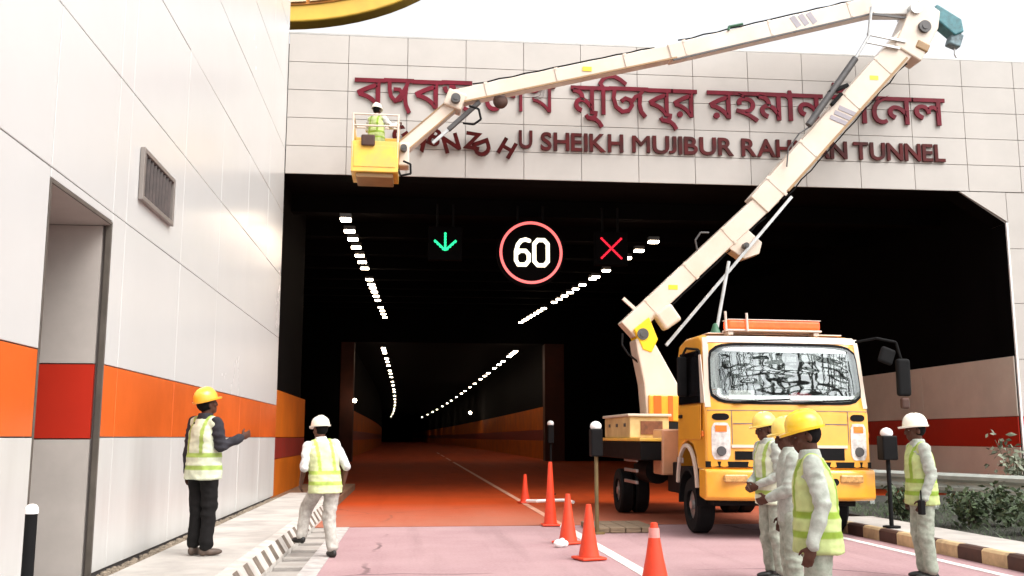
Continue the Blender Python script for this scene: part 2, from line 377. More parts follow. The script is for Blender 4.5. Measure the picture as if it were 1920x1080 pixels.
q.build('recess_frame', mat('frame_bronze', (.10, .085, .07), .5, var=.2), t, bev=.004)
v = thing('wall_vent', 'small louvred vent window high on the white panel wall', 'vent', (-2.84, 11, 3.85))
MB().box(-2.846, -2.80, 10.30, 10.36, 3.86, 4.42).box(-2.846, -2.80, 11.60, 11.66, 3.86, 4.42).box(-2.846, -2.80, 10.36, 11.60, 3.86, 3.91).box(-2.846, -2.80, 10.36, 11.60, 4.37, 4.42).build('frame', mat('frame_grey', (.26, .23, .21), .4, metal=.3, var=.1), v, bev=.005)
q = MB()
for k in range(9): q.box(-2.842, -2.81, 10.42 + k * .132, 10.44 + k * .132, 3.92, 4.36, Matrix.Rotation(R(28), 3, 'Z'))
q.build('slat', mat('slat_brown', (.06, .04, .035), .4, var=.3, scale=9), v)
MB().box(-2.846, -2.838, 10.36, 11.60, 3.91, 4.37).build('backing', M_BLK, v)
b = thing('bollard', 'black post with a white rounded cap standing by the wall recess', 'bollard', (-2.34, 6.55, .2))
MB().cyl((-2.34, 6.55, .2), (-2.34, 6.55, .97), .036).cyl((-2.34, 6.55, .2), (-2.34, 6.55, .22), .08).build('post', M_BLK, b, smooth='auto')
MB().lathe((-2.34, 6.55, .97), [(.040, -.02), (.042, 0), (.038, .02), (.025, .035), (.008, .04)]).build('cap', M_DOME, b, smooth='auto')

# ================================================================== PORTAL
t = thing('tunnel_portal', 'wide beige tiled tunnel portal with dark red lettering above the opening', 'tunnel', (5.5, 21.5, 0))
Y0 = 21.50
zs = [7.16, 7.80, 8.445, 9.09, 9.74, 10.40]
xs = [-2.84 + 1.322 * k for k in range(0, 17)]
q = MB()
for j in range(5):
    for i in range(16):
        a = Matrix.Rotation(R(random.uniform(-.1, .1)), 3, 'Z') @ Matrix.Rotation(R(random.uniform(-.1, .1)), 3, 'X')
        q.box(xs[i] + .006, xs[i + 1] - .006, Y0 - .03, Y0, zs[j] + .006, zs[j + 1] - .006, a)
q.build('fascia', M_FASC, t, bev=.004)
MB().box(-2.85, 13.9, Y0 + .0, Y0 + .56, 7.150, 7.163).build('soffit_shade_sheet', M_DARK, t)  # near-black sheet that paints shade over the lit underside of the fascia
MB().box(-2.85, 18.4, Y0 - .02, Y0 + .6, 10.402, 10.45).build('coping', mat('coping_metal', (.45, .44, .42), .4, metal=.3, var=.1), t, bev=.006)
q = MB().box(-2.84, 18.35, Y0 + .008, Y0 + .55, 7.165, 10.4).prism([(12.75, 7.16), (13.88, 6.42), (13.88, 0), (18.35, 0), (18.35, 7.16)], Y0 + .008, Y0 + .55)
q.build('portal_core', mat('fascia_joint', (.33, .30, .275), .9, var=0), t)
MB().prism([(12.78, 7.148), (13.925, 7.148), (13.925, 6.44)], Y0 - .03, Y0).build('corner_panel', M_FASC, t, bev=.004)
q = MB()
pz = [0.0, 1.2, 1.89, 3.2, 4.5, 5.8, 7.148]
for j in range(6):
    if j < 2: continue
    for i in range(4): q.box(13.93 + i * 1.1 + .006, 13.93 + (i + 1) * 1.1 - .006, Y0 - .03, Y0, pz[j] + .006, pz[j + 1] - .006)
q.build('pier_panels', M_FASC, t, bev=.004)
MB().box(13.936, 18.3, Y0 - .03, Y0, .006, 1.194).build('pier_plinth', M_LOW, t, bev=.004)
MB().box(13.93, 18.3, Y0 - .032, Y0, 1.205, 1.885).build('pier_red_band', M_RED, t)
MB().box(13.88, 13.925, Y0 - .045, Y0 + .1, .1, 6.42).build('corner_trim', M_DOME, t, bev=.004)
# hall behind the portal: dark rising soffit and side walls
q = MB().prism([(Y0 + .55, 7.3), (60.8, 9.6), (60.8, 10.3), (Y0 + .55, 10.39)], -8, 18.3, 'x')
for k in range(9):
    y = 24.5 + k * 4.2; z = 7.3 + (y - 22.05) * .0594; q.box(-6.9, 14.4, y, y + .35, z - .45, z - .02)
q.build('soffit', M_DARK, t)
MB().prism([(12.76, 7.149), (13.877, 6.418), (13.874, 6.405), (12.74, 7.149)], Y0 - .001, Y0 + .56).box(13.868, 13.876, Y0 - .001, Y0 + .56, 0, 6.40).build('jamb_shade_sheet', M_DARK, t)  # near-black sheets standing in for shade on the lit chamfer and jamb
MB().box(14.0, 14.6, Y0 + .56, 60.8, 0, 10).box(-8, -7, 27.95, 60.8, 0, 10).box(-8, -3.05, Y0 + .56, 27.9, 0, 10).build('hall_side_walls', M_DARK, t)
MB().box(-3.04, -2.92, Y0 + .02, 27.9, .08, .95).box(-3.04, -2.92, Y0 + .02, 27.9, 1.42, 2.45).build('orange_lining', M_TLIN, t, bev=.01)
MB().box(-3.04, -2.915, Y0 + .02, 27.9, .96, 1.41).build('red_lining_band', M_TLRED, t)
MB().box(-2.91, -1.5, Y0, 27.9, -.05, .16).build('inner_kerb', mat('inner_walk', (.20, .10, .05), .8, var=.3), t)
q = MB()
for k in range(9): q.box(13.84, 13.98, Y0 + .02 + k * 4.2, Y0 + .02 + k * 4.2 + 4.19, 1.90, 3.28).box(13.84, 13.98, Y0 + .02 + k * 4.2, Y0 + .02 + k * 4.2 + 4.19, .1, 1.195)
q.build('beige_lining', M_BEIGE, t, bev=.01)
MB().box(13.838, 13.98, Y0 + .02, 59.3, 1.20, 1.89).build('right_red_band', M_RED, t)

t = thing('inner_portal', 'dark inner tunnel mouth with reddish brown columns deep inside the portal hall', 'tunnel', (2.3, 60, 0))
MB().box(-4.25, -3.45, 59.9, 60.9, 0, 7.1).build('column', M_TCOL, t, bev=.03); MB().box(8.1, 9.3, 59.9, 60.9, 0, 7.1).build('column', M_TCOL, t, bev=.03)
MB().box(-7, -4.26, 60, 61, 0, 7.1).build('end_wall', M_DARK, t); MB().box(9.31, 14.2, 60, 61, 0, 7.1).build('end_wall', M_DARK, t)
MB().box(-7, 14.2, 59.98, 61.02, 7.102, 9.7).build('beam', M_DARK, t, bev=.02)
def off(y): return -8.2e-5 * max(0, y - 62) ** 2
t = thing('tunnel_bore', 'long curving road tunnel with orange lower walls seen through the inner mouth', 'tunnel', (2.3, 62, 0))
ys = [61.05 + 8 * k for k in range(40)]
def strip(x0, z0, x1, z1, th):
    q = MB()
    for a, b_ in zip(ys, ys[1:]):
        oa, ob = off(a), off(b_)
        q.add([(x0 + oa, a, z0), (x1 + oa, a, z1), (x1 + ob, b_, z1), (x0 + ob, b_, z0), (x0 + oa + th[0], a, z0 + th[1]), (x1 + oa + th[0], a, z1 + th[1]), (x1 + ob + th[0], b_, z1 + th[1]), (x0 + ob + th[0], b_, z0 + th[1])],
              [(0, 1, 2, 3), (7, 6, 5, 4), (0, 4, 5, 1), (1, 5, 6, 2), (2, 6, 7, 3), (3, 7, 4, 0)])
    return q
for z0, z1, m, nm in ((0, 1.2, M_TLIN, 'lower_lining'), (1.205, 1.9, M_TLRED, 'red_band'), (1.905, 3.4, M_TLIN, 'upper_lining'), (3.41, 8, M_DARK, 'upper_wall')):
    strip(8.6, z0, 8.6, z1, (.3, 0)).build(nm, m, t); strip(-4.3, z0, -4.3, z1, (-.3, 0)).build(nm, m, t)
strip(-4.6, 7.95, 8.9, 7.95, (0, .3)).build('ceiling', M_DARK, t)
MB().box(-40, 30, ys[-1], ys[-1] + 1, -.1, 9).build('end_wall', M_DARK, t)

# ------------------------------------------------------------------ lettering on the fascia
def text_mesh(ch, size=1., ext=.05, offs=0.):
    c = bpy.data.curves.new('glyph', 'FONT'); c.body = ch; c.size = size; c.extrude = ext; c.offset = offs; c.resolution_u = 4
    o = bpy.data.objects.new('glyph', c); me = bpy.data.meshes.new_from_object(o); bpy.data.objects.remove(o); bpy.data.curves.remove(c)
    return [v.co.copy() for v in me.vertices], [tuple(p.vertices) for p in me.polygons]
YF = Y0 - .03
STROKES = {'nga': [([(-.02, .60), (.60, .60)], .045), ([(.10, .58), (.10, .40), (.13, .24), (.22, .13), (.33, .17), (.37, .30), (.30, .40), (.18, .40)], .042), ([(.22, .13), (.36, .30), (.44, .46), (.48, .58)], .040), ([(.44, .44), (.42, .22), (.44, .05), (.51, -.12)], .042)],
           '\u09c1': [([(-.05, .06), (-.06, -.03), (-.13, -.10), (-.24, -.10), (-.29, -.03)], .045), ([(-.22, -.10), (-.06, -.13), (.02, -.19), (.09, -.30)], .045)],
           '\u099c': [([(-.02, .60), (.94, .60)], .045), ([(.12, .58), (.09, .38), (.15, .18), (.30, .07), (.46, .10), (.54, .22), (.50, .34), (.38, .38), (.28, .31)], .048), ([(.52, .28), (.62, .42), (.74, .47), (.80, .56)], .045), ([(.74, .44), (.72, .24), (.76, .08), (.86, -.04)], .048)],
           'ndha': [([(-.02, .60), (.62, .60)], .045), ([(.04, .50), (.08, .40), (.18, .36), (.27, .42), (.24, .50), (.14, .50)], .045), ([(.30, .44), (.44, .42), (.56, .46)], .04), ([(.10, .26), (.22, .16), (.36, .20), (.50, .30)], .045), ([(.36, .20), (.42, .04), (.55, -.02)], .04)]}
def stroke_glyph(paths, ext):
    q = MB()
    for pts, r in paths:
        n_ = len(pts); L_, R_ = [], []
        for i, p in enumerate(pts):
            a_ = Vector(pts[max(0, i - 1)]); b2 = Vector(pts[min(n_ - 1, i + 1)]); d_ = (b2 - a_).normalized(); nn_ = Vector((-d_.y, d_.x)) * r
            L_.append(Vector(p) + nn_); R_.append(Vector(p) - nn_)
        dz = .004 * (len(q.v) % 7)
        vs = [(p.x, p.y, z) for z in (-ext, ext + dz) for p in L_ + R_]; m2 = 2 * n_; fs = []
        for i in range(n_ - 1):
            fs += [(i, i + 1, n_ + i + 1, n_ + i), (m2 + i, m2 + n_ + i, m2 + n_ + i + 1, m2 + i + 1), (i, m2 + i, m2 + i + 1, i + 1), (n_ + i, n_ + i + 1, m2 + n_ + i + 1, m2 + n_ + i)]
        fs += [(0, n_, m2 + n_, m2), (n_ - 1, m2 + n_ - 1, m2 + m2 - 1, m2 - 1)]
        q.add(vs, fs)
    return q.v, q.f
def word_mesh(glyphs, x0, x1, zb, h, ref_h, depth, offs):
    # glyphs: (character, dx, dy, sx, sy, advance); fitted between x0 and x1 with baseline zb and height h
    vs, fs, cx = [], [], 0
    for ch, dx, dy, sx, sy, adv in glyphs:
        v, f = stroke_glyph(STROKES[ch], .05) if ch in STROKES else text_mesh(ch, 1, .05, 0 if ch in 'M\u09b6\u0996' else offs); k = len(vs); zz = .0035 * (k % 5); ex = .03 if ch == 'M' else 0
        if ex: v = v + [Vector((p.x + ex, p.y, p.z + .002)) for p in v]; f = f + [tuple(i + len(v) // 2 for i in q) for q in f]
        vs += [(cx + dx + p.x * sx, dy + p.y * sy, p.z + zz) for p in v]; fs += [tuple(i + k for i in q) for q in f]; cx += adv
    xa, xb = min(v[0] for v in vs), max(v[0] for v in vs); s = (x1 - x0) / (xb - xa); sz = h / ref_h
    return [(x0 + (v[0] - xa) * s, YF - .012 - depth / 2 + v[2] * depth / .1 * -1, zb + v[1] * sz) for v in vs], fs
t = thing('sign_lettering', 'large dark red Bengali lettering fixed high on the beige fascia', 'lettering', (5.6, YF, 8.6))
ZB, HB = 8.74, .68
words = [
 ([('ব', 0, 0, 1, 1, .60), ('nga', 0, 0, 1, 1, .59), ('ব', 0, 0, 1, 1, .60), ('ndha', 0, 0, 1, 1, .6)], -1.37, 1.27),
 ([('ে', 0, 0, 1, 1, .37), ('শ', 0, 0, 1, 1, .68), ('খ', 0, 0, 1, 1, .70)], 1.50, 3.17),
 ([('ম', 0, 0, 1, 1, .63), ('ু', 0, 0, 1, 1, .0), ('ি', 0, 0, 1, 1, .29), ('জ', 0, 0, 1, 1, .92), ('ব', 0, 0, 1, 1, .60), ('ু', 0, 0, 1, 1, .0), ('র', 0, 0, 1, 1, .6)], 3.53, 6.49),
 ([('র', 0, 0, 1, 1, .60), ('হ', 0, 0, 1, 1, .53), ('ম', 0, 0, 1, 1, .63), ('া', 0, 0, 1, 1, .27), ('ন', 0, 0, 1, 1, .6)], 6.73, 9.52),
 ([('ট', 0, 0, 1, 1, .57), ('া', 0, 0, 1, 1, .27), ('ে', 0, 0, 1, 1, .37), ('ন', 0, 0, 1, 1, .61), ('ল', 0, 0, 1, 1, .73)], 9.75, 12.53)]
for gl, x0, x1 in words:
    v, f = word_mesh(gl, x0, x1, ZB, HB, .655, .05, .010)
    MB().add(v, f).build('word', M_LETT, t)
t = thing('sign_lettering', 'dark red English capitals in one row under the Bengali lettering', 'lettering', (7.4, YF, 7.85))
for wd, x0, x1 in (('U', 2.33, 2.64), ('SHEIKH', 2.83, 4.73), ('MUJIBUR', 4.94, 7.32), ('RAHMAN', 7.51, 10.05), ('TUNNEL', 10.21, 12.46)):
    gl = []
    for ch in wd:
        v, _ = text_mesh(ch, 1, .05, .022); k_ = {'J': -.09, 'A': -.05, 'T': 0}.get(ch, 0); lo_ = min(p.y for p in v); sy_ = .69 / (.69 - lo_) if lo_ < -.1 else 1
        gl.append((ch, -min(p.x for p in v) + k_, -lo_ * sy_ if lo_ < -.1 else 0, 1, sy_, max(p.x for p in v) - min(p.x for p in v) + .075 + k_ + (-.05 if ch == 'A' else 0) + (.03 if ch == 'M' else 0)))
    v, f = word_mesh(gl, x0, x1, 7.855 + (.03 if wd == 'U' else 0), .40, .69, .05, .022)
    MB().add(v, f).build('word', M_LETB, t)
# letters hanging loose where the row is being taken down
loose = [('A', .14, 7.92, -38, 'loose dark red letter A leaning left, leftmost of the hanging letters'),
         ('B', .44, 8.0, -24, 'loose dark red letter B leaning against the tilted letter A'),
         ('N', .80, 7.88, 18, 'loose dark red letter N tilted right beside the lying letters'),
         ('Z', 1.28, 7.95, -8, 'loose dark red letter shaped like a Z, uppermost beside the hanging N'),
         ('D', 1.50, 7.78, -72, 'loose dark red letter D lying almost flat under the Z shape'),
         ('H', 2.06, 7.80, -30, 'loose dark red letter H tilted beside the upright U'),
         ('G', -.33, 8.02, 35, 'loose dark red letter turned sideways just right of the yellow bucket')]
for ch, x, z, rot, lab in loose:
    v, f = text_mesh(ch, .52, .05, .018); cx = (min(p.x for p in v) + max(p.x for p in v)) / 2
    q = MB(); mm = Matrix.Rotation(R(-rot), 3, 'Y') @ Matrix.Rotation(R(14), 3, 'X')
    q.add([Vector((x, YF - .10, z + .05)) + mm @ Vector((p.x - cx, -p.z * .7, p.y - .18)) for p in v], f)
    q.build('loose_letter', M_LETB, None, label=lab, cat='letter')

# ------------------------------------------------------------------ lit signs inside the portal
def housing(x0, x1, z0, z1, par, ztop): MB().box(x0, x1, 24.06, 24.28, z0, z1).build('housing', M_DARK, par, bev=.02); [MB().cyl(((x0 + x1) / 2 + k, 24.2, z1), ((x0 + x1) / 2 + k, 24.2, ztop), .03).build('hanger', M_CHAS, par) for k in (-.2, .2)]
t = thing('lane_signal', 'hanging lane signal lit with a green downward arrow', 'signal', (.78, 24.1, 5.8)); housing(.36, 1.20, 5.76, 6.6, t, 7.2)
q = MB()
for k in range(5): q.ball((.78, 24.045, 6.42 - k * .075), .032, nu=8, nv=6)
q.box(.755, .805, 24.04, 24.058, 6.02, 6.44)
for sg in (-1, 1):
    for k in range(4): q.ball((.78 + sg * (.05 + k * .065), 24.045, 6.03 + k * .062), .034, nu=8, nv=6)
    q.beam((.78, 24.05, 6.0), (.78 + sg * .27, 24.05, 6.25), .05, .016)
q.build('arrow', M_LEDG, t)
t = thing('lane_signal', 'hanging lane signal lit with a red cross', 'signal', (4.96, 24.1, 5.7)); housing(4.54, 5.38, 5.70, 6.55, t, 7.2)
q = MB()
for sg in (-1, 1):
    q.beam((4.96 - .25, 24.05, 6.127 - sg * .25), (4.96 + .25, 24.05 + .004 * sg, 6.127 + sg * .25), .045, .012)
    for k in range(-4, 5): q.ball((4.96 + k * .062, 24.045, 6.127 + sg * k * .062), .03, nu=8, nv=6)
q.build('cross', M_LEDX, t)
t = thing('speed_sign', 'large round lit speed sign reading 60 inside a red ring', 'sign', (2.92, 24.1, 5.2))
MB().cyl((2.92, 24.06, 5.98), (2.92, 24.26, 5.98), .86, n=48).build('housing', M_DARK, t)
[MB().cyl((x, 24.2, 6.7), (x, 24.2, 7.2), .03).build('hanger', M_CHAS, t) for x in (2.6, 3.24)]
q = MB(); n = 56
for i in range(n):
    a, b_ = 2 * math.pi * i / n, 2 * math.pi * (i + 1) / n
    q.add([(2.92 + r * math.cos(x), yy, 5.98 + r * math.sin(x)) for yy in (24.03, 24.058) for r in (.725, .79) for x in (a, b_)],
          [(0, 1, 3, 2), (4, 6, 7, 5), (0, 4, 5, 1), (2, 3, 7, 6), (0, 2, 6, 4), (1, 5, 7, 3)])
q.build('ring', M_LEDR, t)
def segs(q, cx, cz, path, r=.052):
    pts = [(cx + a, 24.04, cz + b_) for a, b_ in path]
    q.tube(pts, r, n=10)
    for p in pts: q.ball(p, r, nu=10, nv=6)
q = MB()
segs(q, 2.70, 5.98, [(.17, .30), (.08, .33), (-.03, .30), (-.11, .2), (-.16, .02), (-.16, -.2), (-.10, -.31), (.08, -.31), (.16, -.21), (.16, -.05), (.08, .04), (-.06, .04), (-.15, -.04)])
segs(q, 3.17, 5.98, [(-.08, .32), (.08, .32), (.17, .22), (.17, -.22), (.08, -.32), (-.08, -.32), (-.17, -.22), (-.17, .22), (-.08, .32)])
q.build('digits', M_LEDW, t)

# ------------------------------------------------------------------ tunnel lamps
def lamp(size, label, group, glow=M_LIGHT):
    t = thing('ceiling_light', label, 'lamp', (0, 0, 0), group); a, b_, c = size
    MB().box(-a / 2, a / 2, -b_ / 2, b_ / 2, 0, c).build('housing', M_LAMPH, t)
    MB().box(-a / 2 + .01, a / 2 - .01, -b_ / 2 - .004, b_ / 2 + .004, -.05, -.002).build('diffuser', glow, t, bev=.015)
    return t
Lg, Rg = 'lamps in the left row under the portal soffit', 'lamps in the right row under the portal soffit'
lf = lamp((.26, .26, .1), 'round bright lamp hanging apart at the near end of the left lamp row', None); lf.location = (-1.57, 22.6, 6.42)
def soff(y): return 6.44 + (y - 22.6) * .0545
yl = [24.5, 25.9, 27.5, 29.3, 30.9, 32.6, 36.2, 38.0, 39.4, 41.2, 43.2, 45.4, 49.8, 52.2, 54.6, 57.4]
first = lamp((.28, .20, .1), 'small white ceiling lamp in the left row under the portal soffit', Lg); first.location = (-1.6, yl[0], soff(yl[0]))
for y in yl[1:]: dup(first, (-1.6, y, soff(y)))
yr = [24.2, 25.9, 27.5, 29.1, 30.7, 32.6, 33.2, 35.4, 37.0, 38.5, 40.0, 41.6, 43.2, 47.0, 48.6, 50.2, 51.8, 53.4, 55.0, 56.6, 58.2]
def xr(y): return 6.08 + (y - 24) * .0105
first = lamp((.27, .18, .1), 'small white ceiling lamp in the right row under the portal soffit', Rg); first.location = (xr(yr[0]), yr[0], soff(yr[0]) - .16)
for y in yr[1:]: dup(first, (xr(y), y, soff(y) - .16))
Lb, Rb = 'lamps in the left row beyond the inner mouth', 'lamps in the right row beyond the inner mouth'
yb = [62.6, 64.4, 66.2, 71, 74, 78, 84, 88, 93, 101, 108, 117, 124, 135, 148, 160, 176, 196, 215, 240, 270]
first = lamp((.26, .5, .1), 'small white ceiling lamp in the left row beyond the inner tunnel mouth', Lb, M_LIGHTF); first.location = (-1.8, yb[0], 7.0)
for y in yb[1:]: dup(first, (-1.8 + off(y), y, 7.0))
first = lamp((.28, .9, .1), 'small white ceiling lamp in the right row beyond the inner tunnel mouth', Rb, M_LIGHTF); first.location = (6.55, yb[0], 6.85)
for y in yb[1:]: dup(first, (6.55 + off(y), y, 6.85))
def spot(x, y, z, r, lab):
    t = thing('wall_lamp', lab, 'lamp', (x, y, z))
    MB().ball((x, y, z), r).build('globe', M_LIGHT, t, smooth=True); MB().cyl((x, y, z - r), (x, y, z - r - .25), .03).build('bracket', M_CHAS, t)
spot(-3.3, 58.8, 3.55, .12, 'small white globe lamp on the left brown column'); spot(7.0, 118, 4.3, .18, 'tiny white lamp over the far right orange tunnel wall')

# ------------------------------------------------------------------ yellow oval roof board beyond the portal
t = thing('roof_board', 'large yellow oval board raised over the portal roof, half hidden by the white wall', 'board', (-4.2, 27, 10.3))
def oval(ax, az, cz, y0, y1, n=72): return MB().prism([(-4.2 + ax * math.cos(2 * math.pi * k / n), cz + az * math.sin(2 * math.pi * k / n)) for k in range(n)], y0, y1)
oval(6.0, 3.6, 16.5, 26.7, 27.3).build('rim', M_CANOPY, t, bev=.06, seg=3)
oval(5.42, 3.17, 16.55, 26.66, 26.72).build('inner_line', mat('ochre_line', (.55, .20, .015), .5, var=.2), t)
for x0, x1 in ((-9.2, -3.1), (-3.0, -1.9), (-1.8, .6)):
    pts = []
    for k in range(25):
        x = x0 + (x1 - x0) * k / 24; u = (x + 4.2) / 5.34; pts.append((x, 16.55 - 3.10 * math.sqrt(max(0, 1 - u * u))))
    for k in range(24, -1, -1):
        x = x0 + (x1 - x0) * k / 24; u = (x + 4.2) / 5.34; pts.append((x, 16.56 + 3.10 * math.sqrt(max(0, 1 - u * u))))
    MB().prism(pts, 26.60, 26.665).build('inner_panel', M_CANL, t)
MB().cyl((-4.6, 27, 10.3), (-4.6, 27, 13.2), .2).build('mast', M_CANL, t)

# ================================================================== BUCKET TRUCK
TX, TY = 5.33, 17.2
T = thing('aerial_work_truck', 'yellow truck with a long cream folding boom carrying a yellow bucket to the lettering', 'truck', (TX, TY, 0))
XL, XR = 4.16, 6.59; YC = 13.72
# cab shell from a side profile (y, z), with the front bowed a little in plan
prof = [(15.35, .95), (15.35, 2.62), (15.28, 2.74), (14.95, 2.80), (14.25, 2.79), (14.02, 2.74), (13.92, 2.66), (13.76, 1.92), (13.70, 1.75), (13.69, .98), (13.80, .95), (14.22, .95), (14.30, 1.15), (14.48, 1.30), (14.8, 1.36), (15.12, 1.30), (15.28, 1.15)]
def ZM(z): return z if z < 1.92 else 1.92 + (z - 1.92) * 1.15
prof = [(a_, ZM(b2)) for a_, b2 in prof]
n = len(prof); q = MB(); xsn = [0, .03, .1, .25, .5, .75, .9, .97, 1]
def bow(u): return .10 * (2 * u - 1) ** 4 + .03 * (2 * u - 1) ** 2
vs, fs = [], []
for u in xsn:
    inset = .05 if u in (0, 1) else 0
    for (yy, zz) in prof:
        f = max(0, min(1, (14.6 - yy) / .9)); x = XL + u * (XR - XL); tap = max(0, zz - 1.9) * .035 * (2 * u - 1)
        vs.append((x - tap, yy + bow(u) * f + (.02 if inset and yy < 14 else 0), zz - (.03 if inset and zz > 2.6 else 0)))
for k in range(len(xsn) - 1):
    for i in range(n): a = k * n + i; b_ = k * n + (i + 1) % n; fs.append((a, b_, b_ + n, a + n))
fs += [tuple(range(n)), tuple(range(len(vs) - 1, len(vs) - n - 1, -1))]
cab = q.add(vs, fs).build('cab', M_YEL, T, bev=.03, smooth='auto', seg=3)
# cabin void behind the glass is modelled as a dark inner tray with the things seen on the dash
def frontal(u, z, d):   # point on the front face: u across 0..1, height z, proud d
    z_out = ZM(z)
    x = XL + u * (XR - XL); yy = 13.92 - (2.66 - z) / .74 * .16 if z < 2.66 else 13.92 + (z - 2.66) * .5
    if z < 1.92: yy = 13.76 - (1.92 - z) / .17 * .06 if z > 1.75 else 13.70
    f = max(0, min(1, (14.6 - yy) / .9)); tap = max(0, z_out - 1.9) * .035 * (2 * u - 1)
    return Vector((x - tap, yy + bow(u) * f - d, z_out))
def front_patch(u0, u1, z0, z1, d, th, rad=.0, nu=14, nz=8, arch=0.):
    q = MB(); vs = []; fs = []
    for j in range(nz + 1):
        for i in range(nu + 1):
            a, b_ = i / nu, j / nz
            # squircle corner rounding
            if rad:
                ax, az = 2 * a - 1, 2 * b_ - 1
                k = (1 - rad * (abs(ax) ** 6) * (abs(az) ** 6)); ax *= k; az *= k; a, b2 = (ax + 1) / 2, (az + 1) / 2
            else: b2 = b_
            vs.append(frontal(u0 + (u1 - u0) * a, z0 + (z1 - z0) * b2 - arch * (2 * a - 1) ** 2 * (1 if b2 > .5 else -1) * 0, d))
    m_ = (nu + 1) * (nz + 1)
    vs += [v + Vector((0, th, 0)) for v in vs]
    for j in range(nz):
        for i in range(nu): a = j * (nu + 1) + i; fs.append((a, a + 1, a + nu + 2, a + nu + 1)); fs.append((a + m_, a + nu + 1 + m_, a + nu + 2 + m_, a + 1 + m_))
    ring = list(range(nu + 1)) + [j * (nu + 1) + nu for j in range(1, nz + 1)] + [nz * (nu + 1) + i for i in range(nu - 1, -1, -1)] + [j * (nu + 1) for j in range(nz - 1, 0, -1)]
    for a, b_ in zip(ring, ring[1:] + ring[:1]): fs.append((a, a + m_, b_ + m_, b_))
    return q.add(vs, fs)
front_patch(.03, .97, 1.885, 2.665, .012, .03, .10).build('windscreen_seal', M_BLK, T, smooth='auto')
dash = front_patch(.04, .96, 1.92, 2.63, .016, .003, .10).build('windscreen_backing', mat('cab_interior_dark', (.03, .032, .032), .8, var=.5, scale=5), T, smooth='auto')
front_patch(.14, .29, 1.945, 2.06, .019, .002, nu=4, nz=2).build('notice_paper', M_PAPER, T)
front_patch(.50, .64, 1.935, 2.04, .019, .002, .5, nu=8, nz=5).build('dash_cloth', M_CLOTH, T)
front_patch(.74, .86, 1.935, 2.01, .019, .002, .5, nu=8, nz=5).build('dash_leaves', M_GREEN, T)
front_patch(.04, .96, 1.92, 2.63, .026, .004, .10).build('windscreen', M_WIND, T, smooth=True)
for u0, u1 in ((.16, .50), (.56, .90)):
    wp = MB(); wp.cyl(frontal(u0, 1.90, .045), frontal(u0 + .06, 1.915, .05), .016, n=6).cyl(frontal(u0 + .03, 1.915, .045), frontal(u1, 1.955, .05), .010, n=6)
    wp.build('wiper', M_BLK, T)
front_patch(.03, .97, 2.672, 2.755, .006, .02, nu=14, nz=3).build('windscreen_header', M_CREAM, T, smooth='auto')
for u0, u1 in ((.002, .034), (.966, .998)): front_patch(u0, u1, 1.84, 2.74, .004, .02, nu=2, nz=8).build('windscreen_pillar', M_CREAM, T, smooth='auto')
front_patch(.012, .988, 1.79, 1.80, .004, .03, nu=14, nz=1).build('hood_seam', M_GAP, T)
for u0, u1 in ((.145, .149), (.851, .855)): front_patch(u0, u1, 1.32, 1.785, .004, .03, nu=1, nz=6).build('hood_seam', M_GAP, T)
front_patch(.40, .60, 1.36, 1.42, .012, .02, nu=6, nz=2).build('hood_handle', M_CREAM, T, bev=.01)
# front grille, trim, lamps, bumper
front_patch(.16, .30, 1.10, 1.22, .012, .03, nu=4, nz=3).build('grille', M_CHAS, T); front_patch(.34, .82, 1.10, 1.27, .012, .03, nu=10, nz=3).build('grille', M_CHAS, T)
front_patch(.14, .84, 1.27, 1.31, .02, .03, nu=10, nz=2).build('grille_trim', mat('pink_cream_trim', (.75, .60, .50), .35, var=.05), T)
front_patch(.0, 1, .99, 1.075, .008, .05, nu=14, nz=2).build('lower_trim', M_BLK, T)
for u0, u1 in ((.03, .135), (.865, .97)):
    h = front_patch(u0, u1, 1.10, 1.62, .012, .03, .15, nu=8, nz=8).build('headlight', M_LENSW, T)
    front_patch(u0 + .02, u1 - .02, 1.49, 1.58, .018, .004, nu=4, nz=3).build('indicator', M_IND, h)
    c = frontal((u0 + u1) / 2, 1.22, .02); MB().cyl(c, c + Vector((0, -.02, 0)), .07, .065).build('reflector', M_GREYM, h, smooth='auto')
q = MB(); n = 12; vs = []; fs = []
prof2 = [(.0, .57), (.0, .93), (.03, .97), (.34, .97), (.34, .57), (.06, .53)]
for i in range(n + 1):
    u = i / n
    for dy, z in prof2: vs.append((XL - .03 + u * (XR - XL + .06), 13.60 + dy + bow(u) * 1.3, z))
m_ = len(prof2)
for i in range(n):
    for j in range(m_): a = i * m_ + j; b_ = i * m_ + (j + 1) % m_; fs.append((a, b_, b_ + m_, a + m_))
fs += [tuple(range(m_)), tuple(range(len(vs) - 1, len(vs) - m_ - 1, -1))]
bp = q.add(vs, fs).build('bumper', M_YEL, T, bev=.02, smooth='auto')
for x in (4.52, 6.20):
    MB().box(x - .17, x + .17, 13.60, 13.68, .79, .90).build('fog_lamp', mat('fog_lens', (.62, .34, .12), .2, var=.3, scale=20), T, bev=.02)
MB().box(5.1, 5.6, 13.585, 13.60, .66, .78).build('licence_plate_mount', M_BYEL, T, bev=.004)
MB().cyl((5.95, 13.59, .80), (5.95, 13.62, .80), .05).cyl((4.80, 13.59, .74), (4.80, 13.62, .74), .05).build('tow_eye', M_CHAS, T)
